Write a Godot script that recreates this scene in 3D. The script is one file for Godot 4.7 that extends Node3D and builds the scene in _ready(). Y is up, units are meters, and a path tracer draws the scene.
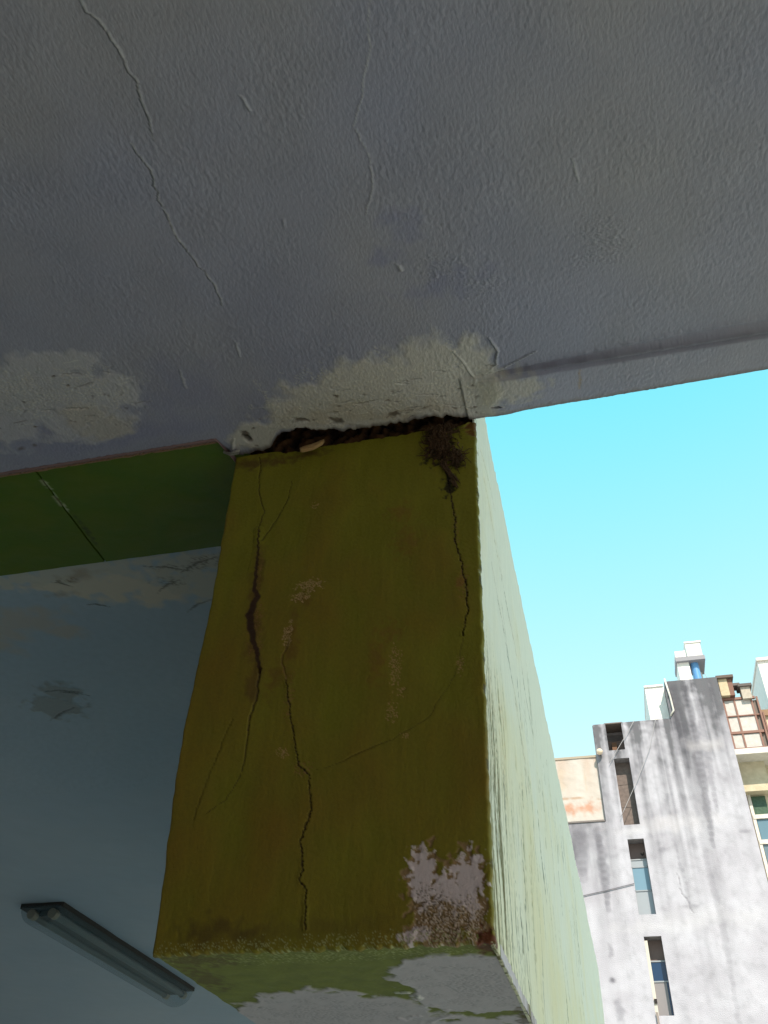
extends Node3D
# A cracked, peeling olive beam under a canopy, sky and old flats beyond.
# Metres, y up; the camera is at the origin, 1.65 m above the terrace floor.

const CEIL := 0.95        # underside of the canopy
const FRONT := -0.8785    # plane of the olive end face
const BOT := 0.2428       # underside of the olive beam
const SIDE := -0.107      # outer side of the olive beam
const FAR := -4.5         # far end of the beam
const TOP := 1.11
const FZ := -30.0         # facade across the street

var used := {}

# ---------------------------------------------------------------- helpers
func numbered(called: String) -> String:
	if not used.has(called):
		used[called] = 0
		return called
	used[called] += 1
	return "%s_%03d" % [called, used[called]]

func thing(called: String, label: String, category: String, at := Vector3.ZERO, group := "") -> Node3D:
	var o := Node3D.new()
	o.name = numbered(called)
	add_child(o, true)
	o.position = at
	o.set_meta("label", label)
	o.set_meta("category", category)
	if group != "":
		o.set_meta("group", group)
	return o

func structure(called: String, at := Vector3.ZERO) -> Node3D:
	var o := Node3D.new()
	o.name = numbered(called)
	add_child(o, true)
	o.position = at
	o.set_meta("kind", "structure")
	return o

func origin(p: Node3D) -> Vector3:
	var v := Vector3.ZERO
	var q: Node = p
	while q != self and q is Node3D:
		v += (q as Node3D).position
		q = q.get_parent()
	return v

func put(parent: Node3D, called: String, mesh: Mesh, mat: Material, at := Vector3.ZERO) -> MeshInstance3D:
	var m := MeshInstance3D.new()
	m.name = called
	m.mesh = mesh
	if mat:
		m.material_override = mat
	parent.add_child(m, true)
	m.position = at - origin(parent)
	return m

func box(parent: Node3D, called: String, mat: Material, x0: float, x1: float, y0: float, y1: float, z0: float, z1: float) -> MeshInstance3D:
	var b := BoxMesh.new()
	b.size = Vector3(absf(x1 - x0), absf(y1 - y0), absf(z1 - z0))
	return put(parent, called, b, mat, Vector3(x0 + x1, y0 + y1, z0 + z1) * 0.5)

static func L(r: float, g: float, b: float) -> Color:
	return Color(r / 255.0, g / 255.0, b / 255.0).srgb_to_linear()

static func nz(sd: int, freq: float, oct := 3, type := FastNoiseLite.TYPE_SIMPLEX_SMOOTH) -> FastNoiseLite:
	var n := FastNoiseLite.new()
	n.seed = sd
	n.frequency = freq
	n.noise_type = type
	n.fractal_type = FastNoiseLite.FRACTAL_FBM if oct > 1 else FastNoiseLite.FRACTAL_NONE
	n.fractal_octaves = oct
	return n

func plain(r: float, g: float, b: float, rough := 0.85, metal := 0.0) -> StandardMaterial3D:
	var m := StandardMaterial3D.new()
	m.albedo_color = Color(r / 255.0, g / 255.0, b / 255.0)
	m.roughness = rough
	m.metallic = metal
	return m

# A paint whose tone and grain vary: noise ramp on a triplanar map.
func mottled(a: Color, b: Color, scale: float, sd: int, rough := 0.85, bump := 0.6) -> StandardMaterial3D:
	var m := StandardMaterial3D.new()
	var t := NoiseTexture2D.new()
	t.width = 512
	t.height = 512
	t.seamless = true
	t.noise = nz(sd, 0.012, 5)
	var gr := Gradient.new()
	gr.set_color(0, a)
	gr.set_color(1, b)
	t.color_ramp = gr
	m.albedo_texture = t
	var nt := NoiseTexture2D.new()
	nt.width = 512
	nt.height = 512
	nt.seamless = true
	nt.as_normal_map = true
	nt.bump_strength = 3.0
	nt.noise = nz(sd + 1, 0.05, 4)
	m.normal_enabled = true
	m.normal_texture = nt
	m.normal_scale = bump
	m.uv1_triplanar = true
	m.uv1_world_triplanar = true
	m.uv1_scale = Vector3.ONE * scale
	m.roughness = rough
	return m

var grain_tex: NoiseTexture2D
func painted(rough: float, grain_scale: float, bump: float) -> StandardMaterial3D:
	if grain_tex == null:
		grain_tex = NoiseTexture2D.new()
		grain_tex.width = 512
		grain_tex.height = 512
		grain_tex.seamless = true
		grain_tex.as_normal_map = true
		grain_tex.bump_strength = 4.0
		grain_tex.noise = nz(5, 0.07, 4)
	var m := StandardMaterial3D.new()
	m.vertex_color_use_as_albedo = true
	m.roughness = rough
	m.normal_enabled = true
	m.normal_texture = grain_tex
	m.normal_scale = bump
	m.uv1_triplanar = true
	m.uv1_world_triplanar = true
	m.uv1_scale = Vector3.ONE * grain_scale
	return m

func tube(st: SurfaceTool, pts: PackedVector3Array, r0: float, r1: float, sides := 6) -> void:
	var n := pts.size()
	var rings := []
	for i in n:
		var d := (pts[mini(i + 1, n - 1)] - pts[maxi(i - 1, 0)]).normalized()
		var a := d.cross(Vector3(0.31, 0.92, 0.22)).normalized()
		var b := d.cross(a)
		var r := lerpf(r0, r1, float(i) / float(n - 1))
		var ring := PackedVector3Array()
		for k in sides:
			var t := TAU * k / sides
			ring.append(pts[i] + (a * cos(t) + b * sin(t)) * r)
		rings.append(ring)
	for i in n - 1:
		for k in sides:
			var p: Vector3 = rings[i][k]
			var q: Vector3 = rings[i][(k + 1) % sides]
			var s: Vector3 = rings[i + 1][k]
			var u: Vector3 = rings[i + 1][(k + 1) % sides]
			for v in [p, s, q, q, s, u]:
				st.add_vertex(v)
	for e in [0, n - 1]:
		for k in range(1, sides - 1):
			for v in ([rings[e][0], rings[e][k], rings[e][k + 1]] if e == 0 else [rings[e][0], rings[e][k + 1], rings[e][k]]):
				st.add_vertex(v)

func begin() -> SurfaceTool:
	var st := SurfaceTool.new()
	st.begin(Mesh.PRIMITIVE_TRIANGLES)
	st.set_smooth_group(0)
	return st

func finish(st: SurfaceTool) -> ArrayMesh:
	st.index()
	st.generate_normals()
	return st.commit()

# A broken flake: an outline with thickness and rough, bent faces.
func flake(outline: PackedVector2Array, thick: float, bend: float, sd: int) -> ArrayMesh:
	var rng := RandomNumberGenerator.new()
	rng.seed = sd
	var st := SurfaceTool.new()
	st.begin(Mesh.PRIMITIVE_TRIANGLES)
	st.set_smooth_group(-1)
	var c := Vector2.ZERO
	for p in outline:
		c += p
	c /= outline.size()
	var front := PackedVector3Array()
	var back := PackedVector3Array()
	for p in outline:
		var z := bend * (p - c).length_squared() * 2000.0 + rng.randf_range(-0.15, 0.15) * thick
		front.append(Vector3(p.x, p.y, z + thick * 0.5))
		back.append(Vector3(p.x, p.y, z - thick * rng.randf_range(0.2, 0.5)))
	var n := outline.size()
	var fc := Vector3(c.x, c.y, thick * 0.8)
	var bc := Vector3(c.x, c.y, -thick * 0.4)
	for i in n:
		var j := (i + 1) % n
		for v in [fc, front[j], front[i], bc, back[i], back[j], front[i], front[j], back[j], front[i], back[j], back[i]]:
			st.add_vertex(v)
	st.generate_normals()
	return st.commit()

# ---------------------------------------------------------------- a surface with relief, cracks, stains
class Sheet:
	var nu: int
	var nv: int
	var u0: float
	var v0: float
	var du: float
	var dv: float
	var h := PackedFloat32Array()
	var c := PackedColorArray()
	var hole := PackedByteArray()
	var rng := RandomNumberGenerator.new()

	func _init(a: float, b: float, a1: float, b1: float, step_u: float, step_v: float, sd: int):
		u0 = a
		v0 = b
		nu = int(round((a1 - a) / step_u)) + 1
		nv = int(round((b1 - b) / step_v)) + 1
		du = (a1 - a) / (nu - 1)
		dv = (b1 - b) / (nv - 1)
		h.resize(nu * nv)
		c.resize(nu * nv)
		hole.resize(nu * nv)
		rng.seed = sd

	# f(u, v) -> [height, Color]
	func base(f: Callable) -> void:
		for j in nv:
			for i in nu:
				var a = f.call(u0 + i * du, v0 + j * dv)
				h[j * nu + i] = a[0]
				c[j * nu + i] = a[1]

	func wander(pts: Array, piece: float, jit: float) -> PackedVector2Array:
		var o := PackedVector2Array()
		for k in pts.size() - 1:
			var a: Vector2 = pts[k]
			var b: Vector2 = pts[k + 1]
			var n := maxi(1, int((b - a).length() / piece))
			var s := (b - a).orthogonal().normalized()
			for q in n:
				o.append(a.lerp(b, float(q) / n) + s * rng.randf_range(-jit, jit))
		o.append(pts[pts.size() - 1])
		return o

	# w: width at each end, or along [w...]; depth < 0 carves; lip raises the banks
	func crack(pts: Array, ws: Array, depth: float, col: Color, amt: float, lip := 0.0, jit := 0.0012, piece := 0.006, squash := 1.0) -> void:
		var line := wander(pts, piece, jit)
		var n := line.size()
		for k in n - 1:
			var t := float(k) / float(n - 1) * (ws.size() - 1)
			var w: float = lerpf(ws[int(t)], ws[mini(int(t) + 1, ws.size() - 1)], t - int(t)) * rng.randf_range(0.8, 1.2)
			var a := line[k]
			var b := line[k + 1]
			var reach := w * (3.0 if lip != 0.0 else 1.0)
			var i0 := clampi(int((minf(a.x, b.x) - reach * squash - u0) / du), 0, nu - 1)
			var i1 := clampi(int((maxf(a.x, b.x) + reach * squash - u0) / du) + 1, 0, nu - 1)
			var j0 := clampi(int((minf(a.y, b.y) - reach - v0) / dv), 0, nv - 1)
			var j1 := clampi(int((maxf(a.y, b.y) + reach - v0) / dv) + 1, 0, nv - 1)
			var e := b - a
			e.x /= squash
			var ll := maxf(e.length_squared(), 1e-12)
			for j in range(j0, j1 + 1):
				for i in range(i0, i1 + 1):
					var p := Vector2((u0 + i * du - a.x) / squash, v0 + j * dv - a.y)
					var d := (p - e * clampf(p.dot(e) / ll, 0.0, 1.0)).length() / (w * 0.5)
					var at := j * nu + i
					if d < 1.0:
						var s := 1.0 - d * d
						if depth != 0.0:
							h[at] = minf(h[at], depth * s) if depth < 0.0 else maxf(h[at], depth * s)
						c[at] = c[at].lerp(col, amt * clampf(s * 1.6, 0.0, 1.0))
					elif lip != 0.0 and d < 4.0:
						var s2 := 1.0 - (d - 1.0) / 3.0
						h[at] = maxf(h[at], lip * s2 * s2) if lip > 0.0 else minf(h[at], lip * s2 * s2)

	# union of ellipses [u, v, ru, rv], its edge broken by noise
	func blot(ells: Array, col: Color, amt: float, dh: float, soft: float, freq: float, namp: float, sd: int, speckle := 0.0, lip := 0.0) -> void:
		var n1 := FastNoiseLite.new()
		n1.seed = sd
		n1.frequency = freq
		n1.fractal_octaves = 4
		var lo := Vector2(1e9, 1e9)
		var hi := -lo
		for q in ells:
			lo = lo.min(Vector2(q[0] - q[2] * 1.7, q[1] - q[3] * 1.7))
			hi = hi.max(Vector2(q[0] + q[2] * 1.7, q[1] + q[3] * 1.7))
		for j in range(clampi(int((lo.y - v0) / dv), 0, nv - 1), clampi(int((hi.y - v0) / dv) + 1, 0, nv - 1) + 1):
			for i in range(clampi(int((lo.x - u0) / du), 0, nu - 1), clampi(int((hi.x - u0) / du) + 1, 0, nu - 1) + 1):
				var u := u0 + i * du
				var v := v0 + j * dv
				var best := 9.0
				for q in ells:
					var x: float = (u - q[0]) / q[2]
					var y: float = (v - q[1]) / q[3]
					best = minf(best, x * x + y * y)
				if best > 2.9:
					continue
				var raw := 1.0 - sqrt(best) + n1.get_noise_2d(u, v) * namp
				var m := clampf(raw / soft, 0.0, 1.0)
				if m <= 0.0:
					continue
				if speckle > 0.0:
					m *= clampf((n1.get_noise_2d(u * 7.0 + 31.0, v * 7.0) + 0.5 - speckle) * 5.0, 0.0, 1.0)
				var at := j * nu + i
				c[at] = c[at].lerp(col, amt * m)
				h[at] += dh * m
				if lip != 0.0 and raw < soft * 2.5:
					h[at] += lip * m * (1.0 - absf(raw / soft - 1.0) / 1.5)

	# at(u, v) -> Vector3 on the bare surface, n the way it faces
	func mesh(at: Callable, n: Vector3, off: Vector3, skirt: float) -> ArrayMesh:
		var P := PackedVector3Array()
		P.resize(nu * nv)
		var N := PackedVector3Array()
		N.resize(nu * nv)
		for j in nv:
			for i in nu:
				P[j * nu + i] = at.call(u0 + i * du, v0 + j * dv) + n * h[j * nu + i] - off
		var flip := (P[1] - P[0]).cross(P[nu] - P[0]).dot(n) < 0.0
		for j in nv:
			for i in nu:
				var a := P[j * nu + mini(i + 1, nu - 1)] - P[j * nu + maxi(i - 1, 0)]
				var b := P[mini(j + 1, nv - 1) * nu + i] - P[maxi(j - 1, 0) * nu + i]
				var x := b.cross(a) if flip else a.cross(b)
				N[j * nu + i] = x.normalized()
		var I := PackedInt32Array()
		for j in nv - 1:
			for i in nu - 1:
				var p := j * nu + i
				if hole[p]:
					continue
				if flip:
					I.append_array([p, p + 1, p + nu, p + 1, p + nu + 1, p + nu])
				else:
					I.append_array([p, p + nu, p + 1, p + 1, p + nu, p + nu + 1])
		if skirt > 0.0:
			var rim := PackedInt32Array()
			for i in nu:
				rim.append(i)
			for j in range(1, nv):
				rim.append(j * nu + nu - 1)
			for i in range(nu - 2, -1, -1):
				rim.append((nv - 1) * nu + i)
			for j in range(nv - 2, 0, -1):
				rim.append(j * nu)
			var s0 := P.size()
			var m := rim.size()
			for k in m:
				var o := (P[rim[k]] - P[rim[(k + m - 1) % m]]) + (P[rim[(k + 1) % m]] - P[rim[k]])
				var out := (n.cross(o) if flip else o.cross(n)).normalized()
				P.append(P[rim[k]])
				N.append(out)
				c.append(c[rim[k]])
				P.append(P[rim[k]] - n * skirt)
				N.append(out)
				c.append(c[rim[k]])
			for k in m:
				var a := s0 + 2 * k
				var b := s0 + 2 * ((k + 1) % m)
				if flip:
					I.append_array([a, a + 1, b, b, a + 1, b + 1])
				else:
					I.append_array([a, b, a + 1, b, b + 1, a + 1])
		var arr := []
		arr.resize(Mesh.ARRAY_MAX)
		arr[Mesh.ARRAY_VERTEX] = P
		arr[Mesh.ARRAY_NORMAL] = N
		arr[Mesh.ARRAY_COLOR] = c
		arr[Mesh.ARRAY_INDEX] = I
		var me := ArrayMesh.new()
		me.add_surface_from_arrays(Mesh.PRIMITIVE_TRIANGLES, arr)
		return me

# ---------------------------------------------------------------- the scene
func _ready():
	camera_sky_sun()
	near_building()
	ceiling()
	beam()
	lintel()
	room_ceiling()
	lamp()
	facade()
	neighbours()
	roof_things()
	cables()
	debris()

func camera_sky_sun():
	var cam := Camera3D.new()
	cam.name = "camera"
	add_child(cam)
	cam.transform = Transform3D(Basis(Vector3(0.97227596, 0.02803412, -0.23214983), Vector3(0.13249619, 0.75198939, 0.64572186), Vector3(0.19267645, -0.65857881, 0.72742679)), Vector3.ZERO)
	cam.keep_aspect = Camera3D.KEEP_HEIGHT
	cam.fov = rad_to_deg(2.0 * atan(512.0 / 883.184))
	cam.near = 0.02
	cam.far = 900.0
	cam.current = true
	var we := WorldEnvironment.new()
	we.name = "world_environment"
	var e := Environment.new()
	e.background_mode = Environment.BG_SKY
	var sm := ProceduralSkyMaterial.new()
	sm.sky_top_color = Color(0.17, 0.88, 1.0)
	sm.sky_horizon_color = Color(1.16, 1.12, 1.06)
	sm.sky_curve = 0.42
	sm.energy_multiplier = 0.84
	sm.ground_bottom_color = Color(0.5, 0.48, 0.45)
	sm.ground_horizon_color = Color(0.7, 0.7, 0.7)
	sm.sun_angle_max = 0.5
	var sky := Sky.new()
	sky.sky_material = sm
	e.sky = sky
	e.ambient_light_source = Environment.AMBIENT_SOURCE_SKY
	e.tonemap_mode = Environment.TONE_MAPPER_LINEAR
	e.tonemap_exposure = 1.25
	e.sdfgi_enabled = true
	e.ssao_enabled = true
	e.ssil_enabled = true
	we.environment = e
	add_child(we)
	var sun := DirectionalLight3D.new()
	sun.name = "sun"
	sun.light_energy = 1.6
	sun.light_color = Color(1.0, 0.94, 0.86)
	sun.light_angular_distance = 0.5
	sun.shadow_enabled = true
	add_child(sun)
	sun.look_at_from_position(Vector3.ZERO, Vector3(-0.30, -0.78, -0.62))

func near_building():
	var street := mottled(Color(0.60, 0.57, 0.53), Color(0.72, 0.69, 0.65), 0.15, 70)
	var g := structure("ground", Vector3(0, -9, 0))
	box(g, "street_surface", street, -400, 400, -9.3, -9, -400, 400)
	var f := structure("terrace_floor", Vector3(0, -1.65, 0))
	var tile := mottled(Color(0.68, 0.64, 0.60), Color(0.78, 0.74, 0.70), 0.8, 71, 0.6)
	box(f, "floor_slab", tile, -5.6, 1.3, -1.85, -1.65, -8.2, 2.6)
	var w := mottled(Color(0.78, 0.76, 0.74), Color(0.86, 0.84, 0.82), 0.6, 72)
	var wl := structure("wall_left", Vector3(-5.7, -1.65, 0))
	box(wl, "wall_body", w, -5.9, -5.6, -1.65, TOP, -8.4, 2.8)
	var wf := structure("wall_far", Vector3(-3, -1.65, -8.3))
	box(wf, "wall_body", w, -5.6, -0.2, -1.65, -1.0, -8.5, -8.2)
	box(wf, "wall_body", w, -5.6, -5.0, -1.0, TOP, -8.5, -8.2)
	box(wf, "wall_body", w, -5.0, -0.2, 0.2, TOP, -8.5, -8.2)
	var wb := structure("wall_behind", Vector3(-2, -1.65, 2.7))
	box(wb, "wall_body", w, -5.6, 4.0, -1.65, CEIL + 0.02, 2.6, 2.85)
	# the storeys that stand on the canopy keep the sun off the terrace
	var up := structure("wall_above", Vector3(0, TOP, 0))
	box(up, "wall_body", w, -5.9, 5.5, TOP + 0.001, 8.5, -0.6, 2.85)

# ---- the canopy overhead
static func edge_z(x: float) -> float:
	var k := [[-9.0, -0.834], [-0.487, -0.836], [-0.474, -0.877], [-0.44, -0.875], [-0.413, -0.869], [-0.388, -0.845], [-0.356, -0.841], [-0.299, -0.857], [-0.239, -0.860], [-0.178, -0.858], [-0.135, -0.861], [-0.104, -0.874], [-0.03, -0.8625], [0.3, -0.8565], [9.0, -0.8565]]
	for i in k.size() - 1:
		if x < k[i + 1][0]:
			return lerpf(k[i][1], k[i + 1][1], (x - k[i][0]) / (k[i + 1][0] - k[i][0]))
	return -0.8565

var cn := []
func ceiling_base(u: float, v: float) -> Array:
	if cn.is_empty():
		cn = [nz(11, 175.0, 2), nz(12, 70.0, 2), nz(13, 3.0, 3), nz(14, 9.0, 4), nz(15, 230.0, 2), nz(16, 5.0, 2)]
	var su := u - v * 0.08
	var smooth: float = clampf(0.55 + cn[5].get_noise_2d(u, v) * 1.5, 0.10, 1.1)
	var a: float = cn[0].get_noise_2d(su, v * 0.42)
	var b: float = cn[1].get_noise_2d(su, v * 0.5)
	var e: float = cn[4].get_noise_2d(su, v * 0.5)
	# brush ridges: only the upper part of the noise stands proud
	var hh: float = (maxf(a - 0.08, -0.12) * 0.00085 + b * 0.00022 + e * 0.0001) * smooth + cn[2].get_noise_2d(u, v) * 0.0010
	var t: float = cn[3].get_noise_2d(u, v)
	var q: float = cn[2].get_noise_2d(u * 0.8 + 4.0, v * 0.8)
	var col := L(164, 160, 170).lerp(L(150, 152, 182), clampf(0.45 - (v + 0.45) * 1.2 + q * 0.7, 0.0, 1.0) * 0.6)
	var w := 1.0 + t * 0.07 + e * 0.04
	return [hh, Color(col.r * w, col.g * w, col.b * w)]

# the outer strip hangs a little lower than the field, with a sloping step and a drip groove
func drip_strip(s: Sheet):
	for j in s.nv:
		for i in s.nu:
			var u := s.u0 + i * s.du
			var v := s.v0 + j * s.dv
			if u > -0.11 and v < -0.7:
				var k := smoothstep(-0.105, -0.045, u)
				var gt := -0.782 - 0.013 * (1.0 - smoothstep(-0.09, 0.25, u))
				var gb := -0.7985
				var d := smoothstep(gt, gb, v)
				s.h[j * s.nu + i] += d * (0.0025 + 0.0105 * k)
				var gr := exp(-pow((v - (gb - 0.001)) / 0.0026, 2.0)) * k
				s.h[j * s.nu + i] -= gr * 0.006
				s.h[j * s.nu + i] += 0.0022 * k * exp(-pow((v - gt - 0.003) / 0.0028, 2.0)) * (0.7 + cn[3].get_noise_2d(u * 4.0, 1.0))
				var dirt: float = exp(-pow((v - gb - 0.003) / 0.0045, 2.0)) * (0.22 + 0.28 * k) * (0.75 + 0.5 * cn[3].get_noise_2d(u * 3.0, v))
				s.c[j * s.nu + i] = s.c[j * s.nu + i].lerp(L(96, 88, 98), clampf(dirt * 1.15, 0.0, 0.85))

func ceiling():
	var o := structure("ceiling", Vector3(0, CEIL, 0))
	var mat := painted(0.62, 9.0, 0.42)
	mat.uv1_scale = Vector3(5.6, 5.6, 2.9) # brush marks run away from the eye
	var s := Sheet.new(-1.0, -0.88, 0.5, -0.18, 0.0016, 0.0016, 21)
	s.base(ceiling_base)
	drip_strip(s)
	# lilac undercoat showing near the broken edge, and at the middle
	s.blot([[-0.62, -0.80, 0.28, 0.06], [-0.75, -0.76, 0.2, 0.06], [-0.5, -0.74, 0.09, 0.07]], L(136, 136, 172), 0.5, 0.0, 0.9, 14.0, 0.5, 31)
	s.blot([[-0.136, -0.545, 0.035, 0.03], [-0.10, -0.64, 0.06, 0.035], [-0.16, -0.59, 0.03, 0.02]], L(136, 136, 170), 0.5, 0.0, 0.9, 26.0, 0.9, 32)
	# filler patches, scraped and rough
	s.blot([[-0.69, -0.71, 0.125, 0.075], [-0.595, -0.715, 0.045, 0.04], [-0.79, -0.71, 0.13, 0.085], [-0.65, -0.655, 0.06, 0.025], [-0.69, -0.665, 0.085, 0.045], [-0.66, -0.77, 0.08, 0.04]], L(203, 197, 201), 0.65, 0.0008, 0.3, 24.0, 0.4, 33, 0.0, 0.0005)
	s.blot([[-0.635, -0.782, 0.05, 0.03], [-0.66, -0.75, 0.04, 0.03]], L(192, 178, 164), 0.5, 0.0008, 0.35, 30.0, 0.45, 34, 0.0, 0.0005)
	s.blot([[-0.69, -0.70, 0.10, 0.05], [-0.78, -0.70, 0.1, 0.05], [-0.63, -0.77, 0.05, 0.03]], L(164, 158, 152), 0.4, -0.0006, 0.3, 50.0, 1.5, 35, 0.62)
	s.blot([[-0.66, -0.71, 0.09, 0.04], [-0.76, -0.68, 0.08, 0.03]], L(222, 212, 198), 0.5, 0.0005, 0.3, 40.0, 1.4, 351, 0.58)
	s.blot([[-0.42, -0.85, 0.055, 0.035], [-0.33, -0.825, 0.085, 0.07], [-0.24, -0.815, 0.10, 0.092], [-0.15, -0.81, 0.085, 0.105], [-0.09, -0.81, 0.04, 0.09]], L(206, 198, 190), 0.8, 0.0010, 0.28, 22.0, 0.36, 36, 0.0, 0.0005)
	s.blot([[-0.045, -0.825, 0.06, 0.035]], L(200, 190, 176), 0.55, 0.0, 0.5, 40.0, 0.6, 37)
	s.blot([[-0.30, -0.83, 0.09, 0.04], [-0.2, -0.85, 0.1, 0.03]], L(180, 160, 132), 0.4, 0.0, 0.9, 30.0, 0.8, 38)
	s.blot([[-0.25, -0.80, 0.12, 0.06], [-0.13, -0.81, 0.06, 0.06]], L(224, 214, 196), 0.45, 0.0004, 0.35, 34.0, 1.4, 381, 0.56)
	s.blot([[-0.352, -0.838, 0.014, 0.011], [-0.30, -0.847, 0.012, 0.01], [-0.215, -0.853, 0.012, 0.009], [-0.44, -0.84, 0.008, 0.014]], L(78, 60, 46), 0.75, -0.002, 0.6, 60.0, 0.6, 39)
	s.blot([[-0.79, -0.795, 0.008, 0.006], [-0.766, -0.792, 0.006, 0.005]], L(92, 76, 62), 0.6, -0.0006, 0.7, 80.0, 0.6, 40)
	# scraper marks, pits and crumbs in the filler
	for k in 100:
		var left := k % 2 == 0
		var p := Vector2(s.rng.randf_range(-0.85, -0.58), s.rng.randf_range(-0.76, -0.65)) if left else Vector2(s.rng.randf_range(-0.42, -0.07), s.rng.randf_range(-0.86, -0.77))
		var q := p + Vector2(s.rng.randf_range(0.006, 0.035), s.rng.randf_range(-0.006, 0.006))
		var pick := k % 5
		s.crack([p, q], [0.0014, s.rng.randf_range(0.0016, 0.0034), 0.0014], 0.0008 if pick < 3 else -0.0009, L(222, 218, 212) if pick < 3 else L(132, 122, 112), s.rng.randf_range(0.12, 0.45), 0.0, 0.0008, 0.005)
	for k in 46:
		var p := Vector2(s.rng.randf_range(-0.84, -0.58), s.rng.randf_range(-0.79, -0.65)) if k % 3 == 0 else Vector2(s.rng.randf_range(-0.44, -0.06), s.rng.randf_range(-0.87, -0.79))
		s.blot([[p.x, p.y, s.rng.randf_range(0.002, 0.005), s.rng.randf_range(0.0015, 0.003)]], L(96, 78, 62), s.rng.randf_range(0.3, 0.8), -0.0012, 0.5, 180.0, 0.8, 900 + k)
	# paint wrinkles: a thin raised lip with a hairline beside it
	var fine := L(206, 202, 200)
	var cr := L(112, 110, 112)
	for w in [[Vector2(-0.404, -0.185), Vector2(-0.396, -0.239), Vector2(-0.383, -0.270), Vector2(-0.377, -0.304), Vector2(-0.374, -0.334), Vector2(-0.380, -0.365), Vector2(-0.382, -0.388)], [Vector2(-0.408, -0.385), Vector2(-0.402, -0.419), Vector2(-0.407, -0.456), Vector2(-0.409, -0.496), Vector2(-0.397, -0.538), Vector2(-0.387, -0.580), Vector2(-0.389, -0.611)]]:
		var line := Array(s.wander(w, 0.009, 0.0022))
		var beside := []
		for q in line:
			beside.append(q - Vector2(0.0018, 0))
		s.crack(line, [0.0016, 0.0022, 0.0018, 0.0024, 0.0017, 0.0022, 0.0015], 0.0013, fine, 0.5, 0.0, 0.0008, 0.004)
		s.crack(beside, [0.0013, 0.0018, 0.0014, 0.0018, 0.0013], -0.0010, cr, 0.55, 0.0, 0.0008, 0.004)
	var mid := Array(s.wander([Vector2(-0.116, -0.303), Vector2(-0.125, -0.349), Vector2(-0.145, -0.391), Vector2(-0.163, -0.420), Vector2(-0.155, -0.456), Vector2(-0.158, -0.499), Vector2(-0.175, -0.527)], 0.012, 0.0018))
	s.crack(mid, [0.0014, 0.0020, 0.0017, 0.0014, 0.0017, 0.0012], 0.0009, fine, 0.35, 0.0, 0.0008, 0.004)
	for p in [[-0.487, -0.700, -0.491, -0.733, 0.0045], [-0.393, -0.668, -0.396, -0.695, 0.005], [-0.272, -0.362, -0.267, -0.380, 0.003], [-0.155, -0.599, -0.151, -0.610, 0.005], [0.066, -0.51, 0.072, -0.54, 0.0035]]:
		s.crack([Vector2(p[0], p[1]), Vector2(p[2], p[3])], [0.0018, p[4], 0.0018], 0.0016, fine, 0.25, 0.0, 0.001, 0.005)
	for k in 22:
		var p := Vector2(s.rng.randf_range(-0.75, 0.4), s.rng.randf_range(-0.72, -0.2))
		s.crack([p, p + Vector2(s.rng.randf_range(-0.003, 0.003), s.rng.randf_range(0.006, 0.018))], [0.0014, 0.0024, 0.0014], 0.0007, fine, 0.10, 0.0, 0.0006, 0.004)
	for p in [Vector2(-0.10, -0.617), Vector2(-0.053, -0.653), Vector2(0.09, -0.60), Vector2(0.10, -0.63), Vector2(0.085, -0.645), Vector2(0.33, -0.60)]:
		s.blot([[p.x, p.y, 0.03, 0.02]], fine, 0.1, 0.0009, 0.4, 130.0, 1.5, int(p.x * 1000.0) + 700, 0.55)
	# blistered cusp where the drip groove dies out
	s.crack([Vector2(-0.110, -0.745), Vector2(-0.096, -0.78), Vector2(-0.088, -0.800)], [0.0018, 0.003, 0.0045], 0.0034, fine, 0.3)
	s.crack([Vector2(-0.059, -0.735), Vector2(-0.052, -0.760), Vector2(-0.056, -0.782), Vector2(-0.085, -0.801)], [0.0018, 0.004, 0.003, 0.005], 0.0036, fine, 0.3)
	s.crack([Vector2(-0.0, -0.770), Vector2(-0.05, -0.790), Vector2(-0.088, -0.802)], [0.0018, 0.003, 0.005], 0.0034, fine, 0.3)
	s.crack([Vector2(-0.087, -0.802), Vector2(-0.090, -0.835), Vector2(-0.092, -0.868)], [0.0035, 0.0025, 0.002], 0.0016, fine, 0.25)
	s.crack([Vector2(0.052, -0.806), Vector2(0.050, -0.846)], [0.003, 0.005, 0.002], 0.002, L(160, 140, 116), 0.5)
	s.crack([Vector2(-0.46, -0.842), Vector2(-0.472, -0.872)], [0.003, 0.007, 0.003], 0.006, fine, 0.3)
	s.crack([Vector2(-0.444, -0.838), Vector2(-0.438, -0.852)], [0.004, 0.009, 0.003], -0.005, L(52, 42, 34), 0.8)
	# dirt along the broken edge
	for j in s.nv:
		var v := s.v0 + j * s.dv
		if v > -0.80:
			break
		for i in s.nu:
			var u := s.u0 + i * s.du
			var d := (v - s.v0) # the last row is warped onto the edge
			var k := clampf(1.0 - d / (0.010 + 0.012 * absf(cn[3].get_noise_2d(u * 5.0, 3.0))), 0.0, 1.0)
			if k > 0.0:
				var col := L(112, 88, 90) if u < -0.48 else (L(84, 66, 52) if u < -0.1 else L(130, 120, 116))
				s.c[j * s.nu + i] = s.c[j * s.nu + i].lerp(col, k * 0.9)
	var rough := nz(44, 60.0, 3)
	var at := func(u: float, v: float) -> Vector3:
		var k := clampf((-0.78 - v) / 0.10, 0.0, 1.0)
		var frill := rough.get_noise_2d(u, 0.0) * (0.002 if u < -0.48 else (0.006 if u < -0.105 else 0.0006))
		return Vector3(u, CEIL, v + k * k * (edge_z(u) + frill + 0.88))
	put(o, "plaster_field", s.mesh(at, Vector3.DOWN, origin(o), 0.03), mat, Vector3.ZERO + origin(o))
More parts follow.
